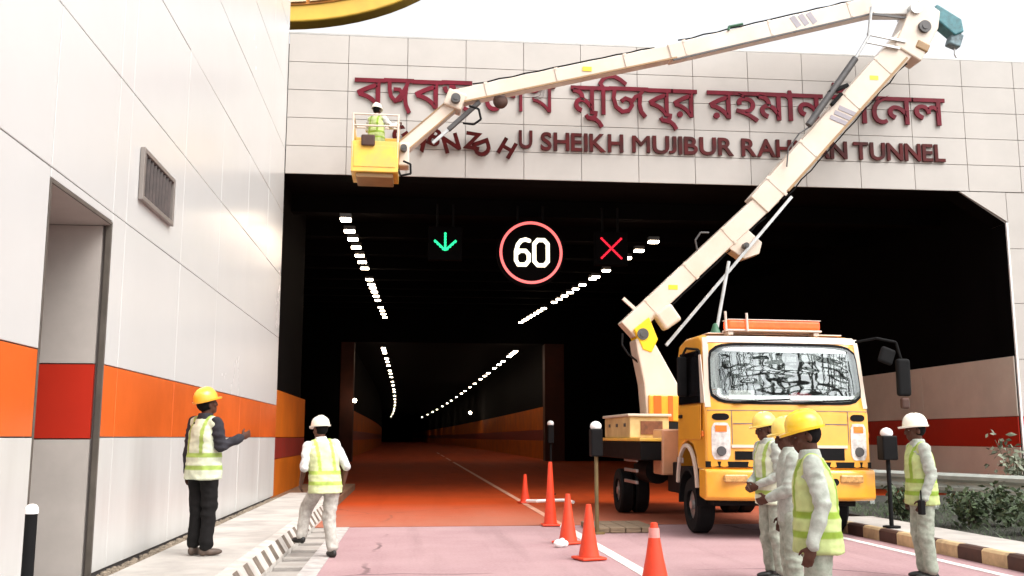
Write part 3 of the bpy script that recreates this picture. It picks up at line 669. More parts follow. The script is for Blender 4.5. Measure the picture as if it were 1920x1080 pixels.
# doors, side glass, mirrors
for sx, x in ((-1, XL), (1, XR)):
    xo = x + sx * .006
    d = MB().prism([(14.25, 1.36), (14.10, 1.75), (14.02, 2.60), (15.2, 2.60), (15.2, 1.40)], min(xo, xo - sx * .02), max(xo, xo - sx * .02), 'x')
    d = MB().prism([(14.02, 1.38), (14.0, 1.88), (15.20, 1.88), (15.20, 1.38)], min(xo, xo + sx * .014), max(xo, xo + sx * .014), 'x').build('door', M_YEL, T, bev=.008)
    MB().box(min(xo + sx * .015, xo + sx * .04), max(xo + sx * .015, xo + sx * .04), 14.95, 15.12, 1.70, 1.75).build('handle', M_BLK, d, bev=.006)
    q = MB(); lean = -sx * .025
    vs = [(xo + sx * .012 + (0 if z < 2.2 else lean), y, z) for y, z in ((14.02, 1.90), (14.10, 2.68), (15.18, 2.70), (15.18, 1.90))]
    vs += [(v[0] - sx * .02, v[1], v[2]) for v in vs]
    q.add(vs, [(0, 1, 2, 3), (7, 6, 5, 4), (0, 4, 5, 1), (1, 5, 6, 2), (2, 6, 7, 3), (3, 7, 4, 0)]).build('side_window', mat('tinted_side_glass', (.006, .006, .007), .08, var=0), T, bev=.01)
    if sx < 0: MB().prism([(13.80, 1.90), (13.97, 2.60), (14.06, 2.60), (13.99, 1.90)], min(xo, xo + sx * .012), max(xo, xo + sx * .012), 'x').build('door_pillar', M_CREAM, T)
    q = MB()
    if sx > 0:
        q.tube([(XR - .1, 13.95, 2.82), (XR + .12, 13.72, 2.86), (XR + .38, 13.66, 2.80), (XR + .46, 13.66, 2.5)], .02)
        ar = q.build('mirror_arm', M_BLK, T, smooth='auto')
        MB().box(XR + .36, XR + .56, 13.60, 13.70, 2.02, 2.56).build('mirror', M_BLK, T, bev=.04, seg=3)
        MB().box(XR + .12, XR + .34, 13.62, 13.70, 2.48, 2.72, Matrix.Rotation(R(20), 3, 'Y')).build('mirror', M_BLK, T, bev=.04, seg=3)
        MB().box(XR + .40, XR + .52, 13.60, 13.68, 1.84, 2.0).build('mirror', M_BROWN, T, bev=.03, seg=3)
    else:
        q.tube([(XL + .1, 14.0, 2.66), (XL - .06, 14.55, 2.74), (XL - .10, 14.7, 2.6)], .018); q.build('mirror_arm', M_BLK, T)
        MB().box(XL - .17, XL - .03, 14.62, 14.72, 2.02, 2.62).build('mirror', M_BLK, T, bev=.03, seg=3)
# roof: visor, light bar
MB().box(4.32, 6.38, 14.16, 15.2, 2.925, 2.945).build('roof_panel', mat('cream_roof', (.76, .62, .52), .4, var=.05), T, bev=.02)
lb = MB().box(4.56, 6.0, 13.98, 14.24, 2.955, 2.985).build('light_bar', M_CREAM, T, bev=.01)
MB().box(4.58, 5.98, 13.985, 14.235, 2.987, 3.12).build('lens', M_LENS, lb, bev=.03, seg=3)
MB().box(4.57, 5.99, 13.98, 14.24, 3.122, 3.134).build('lid', M_CREAM, lb, bev=.012)
for x in (4.62, 5.92): MB().box(x - .04, x + .04, 14.0, 14.22, 2.90, 2.954).build('foot', M_CREAM, lb, bev=.006)
for x, h in ((4.54, 3.24), (4.86, 3.22)): MB().cyl((x, 13.96, 2.95), (x - .01, 13.96, h), .018).build('antenna', M_CREAM, T)
front_patch(.155, .845, 1.60, 1.615, .004, .02, nu=10, nz=1).build('hood_seam', M_GAP, T)
for u0, u1 in ((.035, .13), (.87, .965)): front_patch(u0, u1, 1.655, 1.75, .008, .02, .2, nu=4, nz=3).build('air_vent', M_CHAS, T)
for sx, x in ((-1, XL), (1, XR)):
    xo = x + sx * .004
    MB().box(min(xo, xo + sx * .02), max(xo, xo + sx * .02), 14.98, 15.30, 1.02, 1.10).build('step_plate', M_STEEL, T, bev=.006)
    q = MB(); q.prism([(14.8 + .56 * math.cos(a), .62 + .70 * math.sin(a)) for a in [math.pi * (k + .6) / 13 for k in range(13)]] + [(14.8 + .50 * math.cos(a), .62 + .645 * math.sin(a)) for a in [math.pi * (k + .6) / 13 for k in range(12, -1, -1)]], min(xo - sx * .02, xo + sx * .03), max(xo - sx * .02, xo + sx * .03), 'x')
    q.build('fender_lip', M_CREAM, T, bev=.008)
    MB().box(min(xo, xo + sx * .025), max(xo, xo + sx * .025), 13.90, 13.99, 1.42, 1.50).build('side_indicator', M_IND, T, bev=.01)
# chassis, wheels, deck
MB().box(4.75, 5.0, 14.2, 21.1, .62, .86).box(5.65, 5.9, 14.2, 21.1, .62, .86).box(4.3, 6.4, 13.95, 14.3, .45, .95).box(4.4, 6.3, 15.3, 16.9, .5, 1.0).build('chassis', M_CHAS, T, bev=.02)
def wheel(x, y, sx, wd=.26, rad=.41):
    wv = MB(); prof = [(rad * .55, -wd / 2), (rad * .93, -wd / 2), (rad, -wd / 2 + .035), (rad, wd / 2 - .035), (rad * .93, wd / 2), (rad * .55, wd / 2)]
    n = 36; vs = []; fs = []
    for r, a in prof:
        for i in range(n): t_ = 2 * math.pi * i / n; vs.append((x + a, y + r * math.cos(t_), rad + r * math.sin(t_)))
    for j in range(len(prof)):
        for i in range(n): k = j * n + i; k2 = j * n + (i + 1) % n; jn = (j + 1) % len(prof); fs.append((k, k2, jn * n + (i + 1) % n, jn * n + i))
    o = wv.add(vs, fs).build('wheel', M_BLK, T, smooth='auto')
    r = MB().cyl((x + sx * wd * .30, y, rad), (x + sx * wd * .05, y, rad), rad * .56, rad * .35, 28).cyl((x + sx * wd * .46, y, rad), (x + sx * wd * .30, y, rad), rad * .57, rad * .57, 28, cap=False)
    for k in range(6): a = k * math.pi / 3; r.cyl((x + sx * wd * .34, y + .13 * math.cos(a), rad + .13 * math.sin(a)), (x + sx * wd * .38, y + .13 * math.cos(a), rad + .13 * math.sin(a)), .018, n=6)
    r.cyl((x + sx * wd * .3, y, rad), (x + sx * wd * .5, y, rad), .07).build('rim', M_STEEL, o, smooth='auto')
wheel(4.33, 14.8, -1); wheel(6.37, 14.8, 1)
for sx, x in ((-1, 4.06), (1, 6.42)): wheel(x, 18.9, sx, .25); wheel(x - sx * .29, 18.9, sx, .25)
for x0, x1 in ((4.15, 4.5), (6.2, 6.55)):
    q = MB(); q.prism([(14.8 + .50 * math.cos(a), .42 + .55 * math.sin(a)) for a in [math.pi * k / 12 for k in range(13)]] + [(14.8 + .46 * math.cos(a), .42 + .50 * math.sin(a)) for a in [math.pi * k / 12 for k in range(12, -1, -1)]], x0, x1, 'x')
    q.build('mudguard', M_BLK, T)
MB().box(3.86, 6.62, 16.6, 21.15, 1.02, 1.34).build('deck', M_CHAS, T, bev=.02)
MB().box(3.84, 6.64, 16.58, 21.17, 1.342, 1.40).build('deck_floor', M_BYEL, T, bev=.01)
MB().box(3.90, 4.62, 17.6, 19.9, 1.402, 1.78).build('side_locker', mat('worn_pale_yellow', (.60, .46, .22), .45, var=.2, scale=3, dirt=(.44, .30, .13)), T, bev=.015)
MB().box(3.86, 4.66, 17.56, 19.94, 1.782, 1.83).build('locker_lid', M_CREAM, T, bev=.01)
MB().box(4.22, 4.70, 16.55, 17.2, .78, 1.55).build('hydraulic_tank', mat('salmon_tank', (.62, .32, .18), .4, var=.12, coat=.3), T, bev=.03)
MB().cyl((4.34, 17.35, .82), (4.34, 18.2, .82), .22, n=20).build('air_tank', M_CHAS, T, smooth='auto')
q = MB()
for z in (.60, .80, .98): q.box(3.92, 3.96, 17.2, 18.2, z, z + .055)
q.build('side_guard', M_STEEL, T, bev=.008)
MB().box(4.5, 6.45, 15.4, 16.5, 1.0, 2.0).build('headboard', M_YEL, T, bev=.03)
# outriggers
for x, y, nm in ((2.74, 14.9, 'l'), (3.72, 20.9, 'r')):
    pass
YB = 20.2
MB().cyl((5.15, YB, 1.40), (5.15, YB, 1.72), .46, n=28).build('slewing_ring', M_CHAS, T, smooth='auto')
tu = MB()
tu.prism([(4.78, 1.72), (5.52, 1.72), (5.55, 2.2), (5.42, 2.52), (4.95, 3.36), (4.86, 3.5), (4.55, 3.42), (4.58, 3.2), (4.72, 2.5)], YB - .3, YB + .3)
tu.build('turret', M_CREAM, T, bev=.03)
MB().box(4.80, 5.48, YB - .36, YB + .36, 1.73, 2.28).build('turret_base', M_YEL, T, bev=.03)
MB().box(4.9, 5.06, YB - .37, YB - .34, 1.75, 2.26).box(5.2, 5.3, YB - .37, YB - .34, 1.75, 2.26).build('base_rib', M_ORANGE, T)
MB().prism([(4.52, 3.62), (4.84, 3.88), (5.02, 3.42), (4.88, 3.14), (4.70, 3.2)], YB - .32, YB + .32).build('pivot_plate', mat('bright_yellow', (.85, .55, .01), .35, var=.05), T, bev=.02)
# booms (all lie in the plane of the turret)
def bm_pt(p, dy=0): return (p[0], YB + dy, p[1])
A, B_, C_ = (4.42, 3.62), (7.62, 6.62), (11.20, 10.62)
lo = MB().beam(bm_pt(A), bm_pt(B_), .42, .40).build('lower_boom', M_CREAM, T, bev=.02)
MB().beam(bm_pt((7.30, 6.36)), bm_pt(C_), .50, .46, .60).build('outer_boom', M_CREAM, T, bev=.02)
# dark chords that edge the boom, lettered stickers, brackets
def edge_strip(p0, p1, offset, m=M_CREAMD, wy=.03, h=.05):
    d = (Vector((p1[0], 0, p1[1])) - Vector((p0[0], 0, p0[1]))).normalized(); u = Vector((-d.z, 0, d.x)) * offset
    MB().beam(Vector((p0[0], YB - .24, p0[1])) + u, Vector((p1[0], YB - .24, p1[1])) + u, h, wy).build('boom_edging', m, T)
edge_strip((7.75, 6.86), (10.6, 10.0), -.255)
MB().prism([(6.9, 5.95), (7.35, 5.55), (7.28, 5.30), (6.95, 5.18), (6.55, 5.45)], YB - .18, YB + .18).build('ram_bracket', M_CREAM, T, bev=.015)
MB().beam(bm_pt((5.20, 3.30), -.26), bm_pt((8.0, 6.55), -.26), .06, .06).build('support_rod', M_STEEL, T)
MB().tube([(4.80, 15.25, 3.1), (5.08, 15.4, 4.25)], .028).build('whip_rod', M_STEEL, T)
MB().lathe((4.78, 15.25, 2.92), [(.14, 0), (.12, .06), (.06, .2), (.03, .3)]).build('rod_foot', M_GREEN, T, bev=.03)
MB().box(5.02, 5.44, YB - .40, YB - .05, 3.68, 4.10, Matrix.Rotation(R(-35), 3, 'Y')).build('work_lamp', M_CREAM, T, bev=.06, seg=3)
MB().beam(bm_pt((4.36, 4.30)), bm_pt((4.72, 3.98)), .07, .07).build('boom_handle', M_CREAM, T)
MB().tube([(4.32, YB - .1, 3.55), (4.30, YB - .15, 3.3), (4.42, YB - .15, 3.12), (4.72, YB - .1, 2.9)], .022).build('hose', M_CHAS, T)
MB().tube([(5.95, YB - .15, 5.25), (5.88, YB - .2, 5.55), (6.0, YB - .2, 5.72), (6.18, YB - .2, 5.72)], .02).build('hose', M_GREYM, T)
# head of the boom
MB().prism([(10.5, 10.1), (11.1, 9.75), (11.55, 10.55), (11.62, 10.95), (11.2, 11.25), (10.88, 10.9)], YB - .27, YB + .27).build('boom_head', M_CREAM, T, bev=.03)
MB().box(11.0, 11.30, YB - .30, YB - .1, 10.0, 10.2, Matrix.Rotation(R(25), 3, 'Y')).build('head_pin', M_CREAMD, T, bev=.03)
MB().cyl((11.02, YB - .33, 10.98), (11.02, YB + .33, 10.98), .13, n=18).build('knuckle_pin', M_STEEL, T, smooth='auto')
# upper boom, jib
U0, U1, U2 = (11.05, 11.08), (10.0, 11.02), (.72, 8.50)
MB().beam(bm_pt(U0), bm_pt(U1), .36, .34).build('knuckle_arm', mat('pale_grey_arm', (.60, .58, .55), .4, var=.08), T, bev=.02)
MB().beam(bm_pt((10.08, 11.06)), bm_pt((5.4, 9.72)), .40, .36, .36).build('upper_boom', M_CREAM, T, bev=.02)
MB().beam(bm_pt((5.5, 9.75)), bm_pt(U2), .33, .30, .32).build('telescopic_arm', M_CREAM, T, bev=.015)
edge_strip((10.0, 11.03), (5.4, 9.71), .205, M_GREYM, h=.035); edge_strip((5.5, 9.74), (.9, 8.54), .168, h=.035)
MB().beam(bm_pt((10.95, 10.78), -.19), bm_pt((10.0, 10.84), -.19), .05, .03).build('arm_edging', M_GREYM, T)
J0, J1 = (.78, 8.42), (-.46, 7.25)
MB().beam(bm_pt(J0), bm_pt(J1), .27, .26, .30).build('jib', M_CREAM, T, bev=.015)
d = (Vector((J1[0], 0, J1[1])) - Vector((J0[0], 0, J0[1]))).normalized(); u = Vector((-d.z, 0, d.x))
for s_ in (-.125, .125):
    p0, p1 = Vector((J0[0], YB - .14, J0[1])) + u * s_, Vector((J1[0], YB - .14, J1[1])) + u * s_; MB().beam(p0, p1, .025, .02).build('jib_edging', M_CREAMD, T)
MB().beam(bm_pt((1.28, 8.45), -.05), bm_pt((.62, 7.80), -.05), .10, .1).build('jib_ram', M_GREYM, T, bev=.02)
MB().beam(bm_pt((.70, 7.88), -.05), bm_pt((.30, 7.5), -.05), .06, .06).build('ram_rod', M_STEEL, T)
MB().box(.55, .95, YB - .22, YB + .22, 8.25, 8.62, Matrix.Rotation(R(20), 3, 'Y')).build('jib_knuckle', M_CREAM, T, bev=.03)
MB().tube([(1.05, YB - .2, 8.30), (1.25, YB - .25, 8.22), (1.30, YB - .25, 8.0), (1.15, YB - .25, 7.88), (.92, YB - .25, 7.9)], .024).build('hose', M_CHAS, T)
MB().ball((1.72, YB - .1, 8.46), (.16, .12, .16)).build('cable_drum', M_BROWN, T, smooth=True)
MB().tube([(6.72, YB - .2, 10.28), (6.74, YB - .2, 10.36), (7.05, YB - .2, 10.44)], .03).build('cable_clip', M_GREEN, T)
def decal(p, along, w_, h_, n_):
    d = Vector((along[0], 0, along[1])).normalized(); u = Vector((-d.z, 0, d.x)); q = MB()
    for k in range(n_):
        c = Vector((p[0], 0, p[1])) + d * (k - (n_ - 1) / 2) * w_ * 1.5
        a = c + u * h_ / 2 - d * h_ * .18; b_ = c - u * h_ / 2 + d * h_ * .18
        q.beam(Vector((a.x, YB - p[2], a.z)), Vector((b_.x, YB - p[2], b_.z)), w_, .006)
    q.build('boom_sticker', mat('sticker_grey', (.33, .30, .33), .5, var=.1), T)
decal((8.45, 10.62, .183), (1, .28), .13, .26, 3); decal((9.25, 8.42, .238), (.67, .75), .10, .40, 3)
def along(p0, p1, u, off=0.):
    a_, b2 = Vector((p0[0], 0, p0[1])), Vector((p1[0], 0, p1[1])); d_ = (b2 - a_).normalized(); return a_.lerp(b2, u) + Vector((-d_.z, 0, d_.x)) * off
def fittings(p0, p1, half, face, us, hose=True):
    for u_ in us:
        c = along(p0, p1, u_); q = MB(); d_ = (Vector((p1[0], 0, p1[1])) - Vector((p0[0], 0, p0[1]))).normalized()
        for so in (-half * .8, half * .8):
            p = along(p0, p1, u_, so); q.cyl((p.x, YB - face - .018, p.z), (p.x, YB - face + .01, p.z), .022, n=8)
        a_, b2 = along(p0, p1, u_, -half * 1.06), along(p0, p1, u_, half * 1.06); q.beam((a_.x, YB - face - .004, a_.z), (b2.x, YB - face - .004, b2.z), .075, .012); q.build('boom_collar', M_CREAM, T)
    if hose:
        pts = []
        for k in range(15):
            p = along(p0, p1, .04 + .92 * k / 14, -half * (1.12 + .16 * abs(math.sin(k * 1.7)))); pts.append((p.x, YB - face * .6, p.z))
        MB().tube(pts, .016, 6).build('hydraulic_hose', M_BLK, T)
fittings((4.6, 3.8), (7.4, 6.41), .21, .20, (.12, .42, .72)); fittings((7.5, 6.58), (10.7, 10.1), .27, .23, (.06, .30, .62, .86))
fittings((9.9, 11.01), (5.5, 9.75), .185, .18, (.08, .5, .94)); fittings((5.3, 9.7), (1.0, 8.58), .16, .16, (.2, .55, .9))
for (p0, p1, u_, f_) in (((4.6, 3.8), (7.4, 6.41), .28, .203), ((7.5, 6.58), (10.7, 10.1), .78, .233), ((5.3, 9.7), (1.0, 8.58), .4, .163)):
    p = along(p0, p1, u_); MB().box(p.x - .10, p.x + .10, YB - f_ - .002, YB - f_ + .004, p.z - .05, p.z + .05).build('warning_label', M_HELY, T)
for p, rr in (((4.70, 3.52), .12), ((11.2, 10.55), .14), ((.76, 8.42), .10), ((-.30, 7.30), .07), ((6.95, 5.45), .06)):
    MB().cyl((p[0], YB - .345, p[1]), (p[0], YB - .10, p[1]), rr, n=18).cyl((p[0], YB - .36, p[1]), (p[0], YB - .345, p[1]), rr * .5, n=12).build('pivot_pin', M_GREYM, T, smooth='auto')
for y in (18.0, 18.7, 19.4): MB().box(3.885, 3.90, y - .06, y + .06, 1.60, 1.66).build('locker_latch', M_GREYM, T)
MB().box(4.1, 4.5, 17.585, 17.60, 1.46, 1.70).build('locker_plate', mat('rust_plate', (.20, .07, .03), .7, var=.4, scale=8), T)
# luffing cylinder beside the boom
MB().cyl(bm_pt((8.42, 8.15), -.3), bm_pt((9.55, 9.72), -.3), .075, n=16).build('luffing_ram', M_GREYM, T, smooth='auto')
MB().tube([bm_pt((9.55, 9.72), -.3), bm_pt((9.88, 10.25), -.3), bm_pt((9.98, 10.95), -.3)], .035).build('ram_rod', M_STEEL, T)
MB().beam(bm_pt((9.86, 10.32), -.28), bm_pt((10.75, 10.18), -.28), .05, .05).beam(bm_pt((9.80, 10.14), -.28), bm_pt((10.6, 10.02), -.28), .05, .05).build('link_bar', M_STEEL, T)
MB().beam(bm_pt((8.9, 8.9), -.3), bm_pt((9.35, 9.1), -.3), .09, .12).beam(bm_pt((8.95, 8.62), -.3), bm_pt((9.2, 8.9), -.3), .08, .1).build('ram_valve', M_BLK, T, bev=.02)
MB().tube([(7.9, YB - .3, 7.2), (7.95, YB - .3, 7.6), (8.2, YB - .3, 7.95), (8.5, YB - .3, 8.15)], .016).build('hose', M_GREYM, T)
# winch hook on the head
MB().prism([(11.45, 10.93), (11.62, 11.18), (12.18, 10.85), (12.22, 10.55), (12.0, 10.45), (11.75, 10.66)], YB - .16, YB + .16).build('winch_head', M_TEAL, T, bev=.03)
MB().box(11.92, 12.2, YB - .12, YB + .12, 10.22, 10.56, Matrix.Rotation(R(20), 3, 'Y')).build('hook_block', mat('teal_block', (.16, .24, .27), .5, var=.4, scale=9), T, bev=.04, seg=3)
MB().tube([(12.06, YB, 10.24), (12.05, YB, 10.06), (12.09, YB, 9.98)], .02).build('hook', M_STEEL, T)
# bucket
bu = MB(); x0, x1, y0, y1, z0, z1 = -1.36, -.40, 19.78, 20.74, 6.74, 7.74
bu.box(x0 + .03, x1 - .03, y0 + .03, y1 - .03, z0, z0 + .05)
for a in ((x0, x1, y0, y0 + .04), (x0, x1, y1 - .04, y1), (x0, x0 + .04, y0 + .041, y1 - .041), (x1 - .04, x1, y0 + .041, y1 - .041)): bu.box(*a, z0, z1 - (.35 if a[2] == y0 and a[3] < 20 else 0))
BU = bu.build('bucket', M_BYEL, T, bev=.012)
q = MB()
for x, y in ((x0 + .02, y0 + .02), (x1 - .02, y0 + .02), (x0 + .02, y1 - .02), (x1 - .02, y1 - .02), ((x0 + x1) / 2, y1 - .02)): q.cyl((x, y, z0 + .3), (x, y, 7.98), .022, n=8)
for z in (7.96, 7.72):
    q.tube([(x0 + .02, y0 + .02, z), (x1 - .02, y0 + .02, z), (x1 - .02, y1 - .02, z), (x0 + .02, y1 - .02, z), (x0 + .02, y0 + .02, z)], .02)
q.build('guard_rail', M_CREAM, BU)
MB().box(x0 + .05, x1 - .06, y0 - .012, y0 - .002, z0 + .1, z0 + .55).build('front_panel', M_BYEL, BU, bev=.01)
MB().box(x0 + .10, x1 - .10, y0 + .08, y1 - .1, z0 - .10, z0 - .002).build('underframe', M_CREAMD, BU, bev=.02)
MB().box(x1, x1 + .22, YB - .2, YB + .2, 6.95, 7.45).build('bucket_mount', M_CREAM, T, bev=.03)
MB().tube([(x1 + .1, YB - .3, 7.02), (x1 + .25, YB - .32, 6.95), (x1 + .26, YB - .32, 6.75), (x1 + .05, YB - .32, 6.70), (x1, YB - .3, 6.85)], .022).build('hose', M_CHAS, T)
T.rotation_euler = (0, R(.5), 0)
MB().box(-1.10, -.82, 19.70, 19.765, 7.32, 7.56).build('tool_bag', M_BROWN, None, bev=.03, label='dark red tool bag hung on the front of the yellow bucket', cat='bag')

# outrigger pads
q = MB()
for k in range(4): q.box(2.75 + k * .24, 2.75 + k * .24 + .23, 14.9, 16.1, .005, .085)
q.build('outrigger_pad', M_PLANK, None, bev=.01, label='flat timber pad lying on the road beside the rear of the truck', cat='timber pad')

# ================================================================== STREET FURNITURE
def lamp_post(x, y, z, h, lab, pole=M_BLK, bw=.11):
    t = thing('lamp_post', lab, 'post', (x, y, z), 'short lamp posts at the portal')
    MB().cyl((x, y, z), (x, y, z + h * .67), .03).cyl((x, y, z), (x, y, z + .03), .12).build('pole', pole, t, smooth='auto')
    MB().box(x - bw, x + bw, y - .10, y + .10, z + h * .66, z + h * .90).build('control_box', M_CHAS, t, bev=.02)
    MB().lathe((x, y, z + h * .9), [(.075, 0), (.088, .03), (.08, .07), (.05, .10), (.01, .115)]).build('dome', M_DOME, t, smooth='auto')
    return t
lamp_post(6.72, 13.55, .165, 1.42, 'black lamp post with a white dome standing on the striped island kerb')
p = lamp_post(2.78, 14.85, 0, 1.72, 'black lamp post with a white dome and yellowed pole beside the truck', mat('yellowed_pole', (.16, .11, .04), .6, var=.3), .09)
lamp_post(3.52, 25.0, 0, 1.92, 'thin dark lamp post with a white dome further inside the tunnel', M_BLK, .075)
def cone(x, y, h, lab, r=.15, collar=True, rot=0.):
    t = thing('traffic_cone', lab, 'traffic cone', (x, y, 0), 'orange traffic cones along the lane line')
    MB().box(x - r * 1.35, x + r * 1.35, y - r * 1.35, y + r * 1.35, .008, .04).build('base', M_CONE, t, bev=.012)
    MB().lathe((x, y, 0), [(r * 1.05, .041), (r, .07), (r * .62, h * .5), (.032, h), (.022, h + .005)], 24).build('cone', M_CONE, t, smooth='auto')
    if collar: MB().lathe((x, y, 0), [(r * .40, h * .79), (.049, h * .93)] if collar else [(r * .5, h * .6), (r * .36, h * .75)], 24).build('reflective_collar', M_CONEW, t, smooth='auto')
    t.rotation_euler.z = rot; return t
cone(2.27, 9.25, .63, 'orange traffic cone with a pale collar nearest the three workers', .135)
cone(2.10, 11.75, .635, 'orange traffic cone without collar, second from the workers', .118, False, .3)
cone(2.13, 13.5, .66, 'darker orange traffic cone behind the second cone', .12, False, .5)
cone(2.27, 16.2, 1.02, 'tall thin orange traffic cone at the road joint', .105, False)
cone(2.50, 21.8, .62, 'small dim orange traffic cone farthest inside the tunnel', .10, False, .2)
def bag(x, y, s_, lab):
    q = MB().ball((x, y, .05), (.11 * s_, .08 * s_, .055)).ball((x + .1 * s_, y + .03, .045), (.08 * s_, .07 * s_, .045)); q.ball((x + .04, y, .09), (.05 * s_, .04 * s_, .03))
    q.build('sandbag', M_PAPER, None, smooth=True, label=lab, cat='sandbag', group='white cone weights')
bag(1.95, 13.1, .7, 'small white weight bag between the two middle orange cones')
bag(2.42, 15.7, .5, 'small white weight bag by the tall thin cone'); 
MB().tube([(2.45, 21.0, .10), (2.62, 20.6, .12), (2.95, 20.6, .13), (3.2, 20.8, .12), (3.35, 20.5, .10)], .035).build('barrier_rope', M_PAPER, None, label='white rolled barrier tape lying beside the farthest cone', cat='tape')
# guard rail
t = thing('guard_rail', 'grey galvanised guard rail running beside the planted bed', 'guard rail', (9.6, 15, .14))
a, b_ = Vector((8.75, 19.4)), Vector((11.4, 10.2)); dd = (b_ - a).normalized(); nn = Vector((dd.y, -dd.x))
if nn.x > 0: nn = -nn
prof = [(0, .44), (.07, .49), (.07, .55), (0, .60), (0, .64), (.07, .69), (.07, .75), (0, .80)]
vs = []; fs = []
for p in (a, b_):
    for o_, z in prof: vs.append((p.x + nn.x * o_, p.y + nn.y * o_, z))
    for o_, z in prof: vs.append((p.x + nn.x * (o_ - .012), p.y + nn.y * (o_ - .012), z))
k = len(prof)
for i in range(k - 1): fs += [(i, i + 1, i + 1 + 2 * k, i + 2 * k), (i + k, i + 3 * k, i + 1 + 3 * k, i + 1 + k)]
fs += [(0, 2 * k, 3 * k, k), (k - 1, 2 * k - 1, 4 * k - 1, 3 * k - 1)]
MB().add(vs, fs).build('rail_beam', M_RAIL, t)
for i in range(6):
    p = a + (b_ - a) * (.06 + i * .17) - nn * .06; MB().box(p.x - .05, p.x + .05, p.y - .05, p.y + .05, .13, .78).build('rail_post', M_RAIL, t, bev=.006)

# plants in the bed
def plant(x, y, h, spread, nleaf, lsz, m, lab, kind='shrub', droop=.5):
    t = thing(kind, lab, 'shrub', (x, y, .14), 'shrubs in the planted bed'); st, lf = MB(), MB(); rnd = random.Random(int(x * 100 + y * 37))
    for s_ in range(9):
        an = rnd.uniform(0, 6.28); r = spread * rnd.uniform(.3, 1); top = Vector((x + r * math.cos(an), y + r * math.sin(an), .14 + h * rnd.uniform(.6, 1)))
        base = Vector((x + rnd.uniform(-.05, .05), y + rnd.uniform(-.05, .05), .13)); mid = (base + top) / 2 + Vector((0, 0, h * .12)); st.tube([base, mid, top], .007, 5)
        for k in range(nleaf // 9):
            u = rnd.uniform(.25, 1.02); p = (base.lerp(mid, u * 2) if u < .5 else mid.lerp(top, u * 2 - 1)) + Vector([rnd.gauss(0, spread * .16) for _ in range(3)])
            if p.z < .15: p.z = .15
            d = Vector((rnd.gauss(0, 1), rnd.gauss(0, 1), rnd.gauss(.3, .7))).normalized(); sd_ = d.orthogonal().normalized(); sd_ = (Matrix.Rotation(rnd.uniform(0, 6.28), 3, d) @ sd_) * lsz * .28; L = lsz * rnd.uniform(.6, 1.3)
            lf.add([p, p + d * L * .45 + sd_, p + d * L + Vector((0, 0, -L * droop * .3)), p + d * L * .45 - sd_], [(0, 1, 2, 3)])
    st.build('stems', M_STEM, t); lf_o = MB.build(lf, 'foliage', m, t)
    return t
plab = ['low dark green shrub in the bed right of the lamp post', 'dense dark shrub in the bed behind the white helmeted worker', 'broad leafy shrub at the bed edge right of the white helmeted worker', 'rounded dark shrub in the bed under the guard rail',
        'low spreading shrub at the far right edge of the bed', 'small dark shrub under the left end of the guard rail', 'bushy green shrub near the right frame edge below the rail']
for (x, y, h, s_, n_), lb_ in zip([(7.75, 15.2, .45, .35, 420), (8.0, 13.6, .5, .45, 600), (8.25, 12.5, .50, .5, 700), (8.7, 13.9, .55, .5, 600), (8.55, 11.6, .5, .5, 600), (8.35, 16.2, .45, .4, 420), (9.3, 12.8, .55, .5, 600)], plab):
    plant(x, y, h, s_, n_, .10, M_LEAF, lb_)
plant(10.6, 16.6, 1.35, .75, 330, .13, M_LEAFP, 'tall pale sparse plant rising above the guard rail', 'pale_shrub')
q = MB(); rnd = random.Random(3)
for i in range(5200):
    x, y = rnd.uniform(7.45, 12.5), rnd.uniform(8.5, 18.5); d = Vector((rnd.gauss(0, .5), rnd.gauss(0, .5), 1)).normalized(); L = rnd.uniform(.05, .17); s_ = d.orthogonal().normalized() * .012
    p = Vector((x, y, .138)); q.add([p - s_, p + s_, p + d * L], [(0, 1, 2)])
q.build('ground_cover', M_LEAF, kind='stuff')

# ================================================================== PEOPLE
def remeshed(mb, vox, name, smooth_it=3, wr=0., wsc=7., seed=0, band=None, stretch=1., joints=()):
    me = mb.mesh('tmp_' + name); o = bpy.data.objects.new('tmp_' + name, me); COL.objects.link(o)
    r = o.modifiers.new('r', 'REMESH'); r.mode = 'VOXEL'; r.voxel_size = vox
    s_ = o.modifiers.new('s', 'SMOOTH'); s_.iterations = smooth_it; s_.factor = .5
    dg = bpy.context.evaluated_depsgraph_get(); out = bpy.data.meshes.new_from_object(o.evaluated_get(dg)); out.name = name
    bpy.data.objects.remove(o); bpy.data.meshes.remove(me)
    if wr:
        so = Vector((seed * 3.1, seed * 1.7, seed)); nv = [v.normal.copy() for v in out.vertices]
        for v, nn_ in zip(out.vertices, nv):
            p = v.co; a_ = noise.noise(Vector((p.x * wsc, p.y * wsc, p.z * wsc * 1.5 * stretch)) + so); b2 = 1 - 2 * abs(noise.noise(Vector((p.x * wsc * .8 + p.z * 3, p.y * wsc * .8, p.z * wsc * 2.1 * stretch)) + so * 2))
            am = .38 + sum(1.25 * math.exp(-((p - j_).length / .12) ** 2) for j_ in joints) if joints else 1
            v.co = p + nn_ * wr * am * (a_ * .7 + b2 * .7)
    if band:
        at = out.attributes.new('band', 'FLOAT', 'POINT'); at.data.foreach_set('value', [band(v.co) for v in out.vertices])
    out.polygons.foreach_set('use_smooth', [True] * len(out.polygons)); return out
def cap(q, a, b_, ra, rb):
    a, b_ = Vector(a), Vector(b_); q.cyl(a, b_, ra, rb, n=14); q.ball(a, ra, nu=14, nv=8); q.ball(b_, rb, nu=14, nv=8)
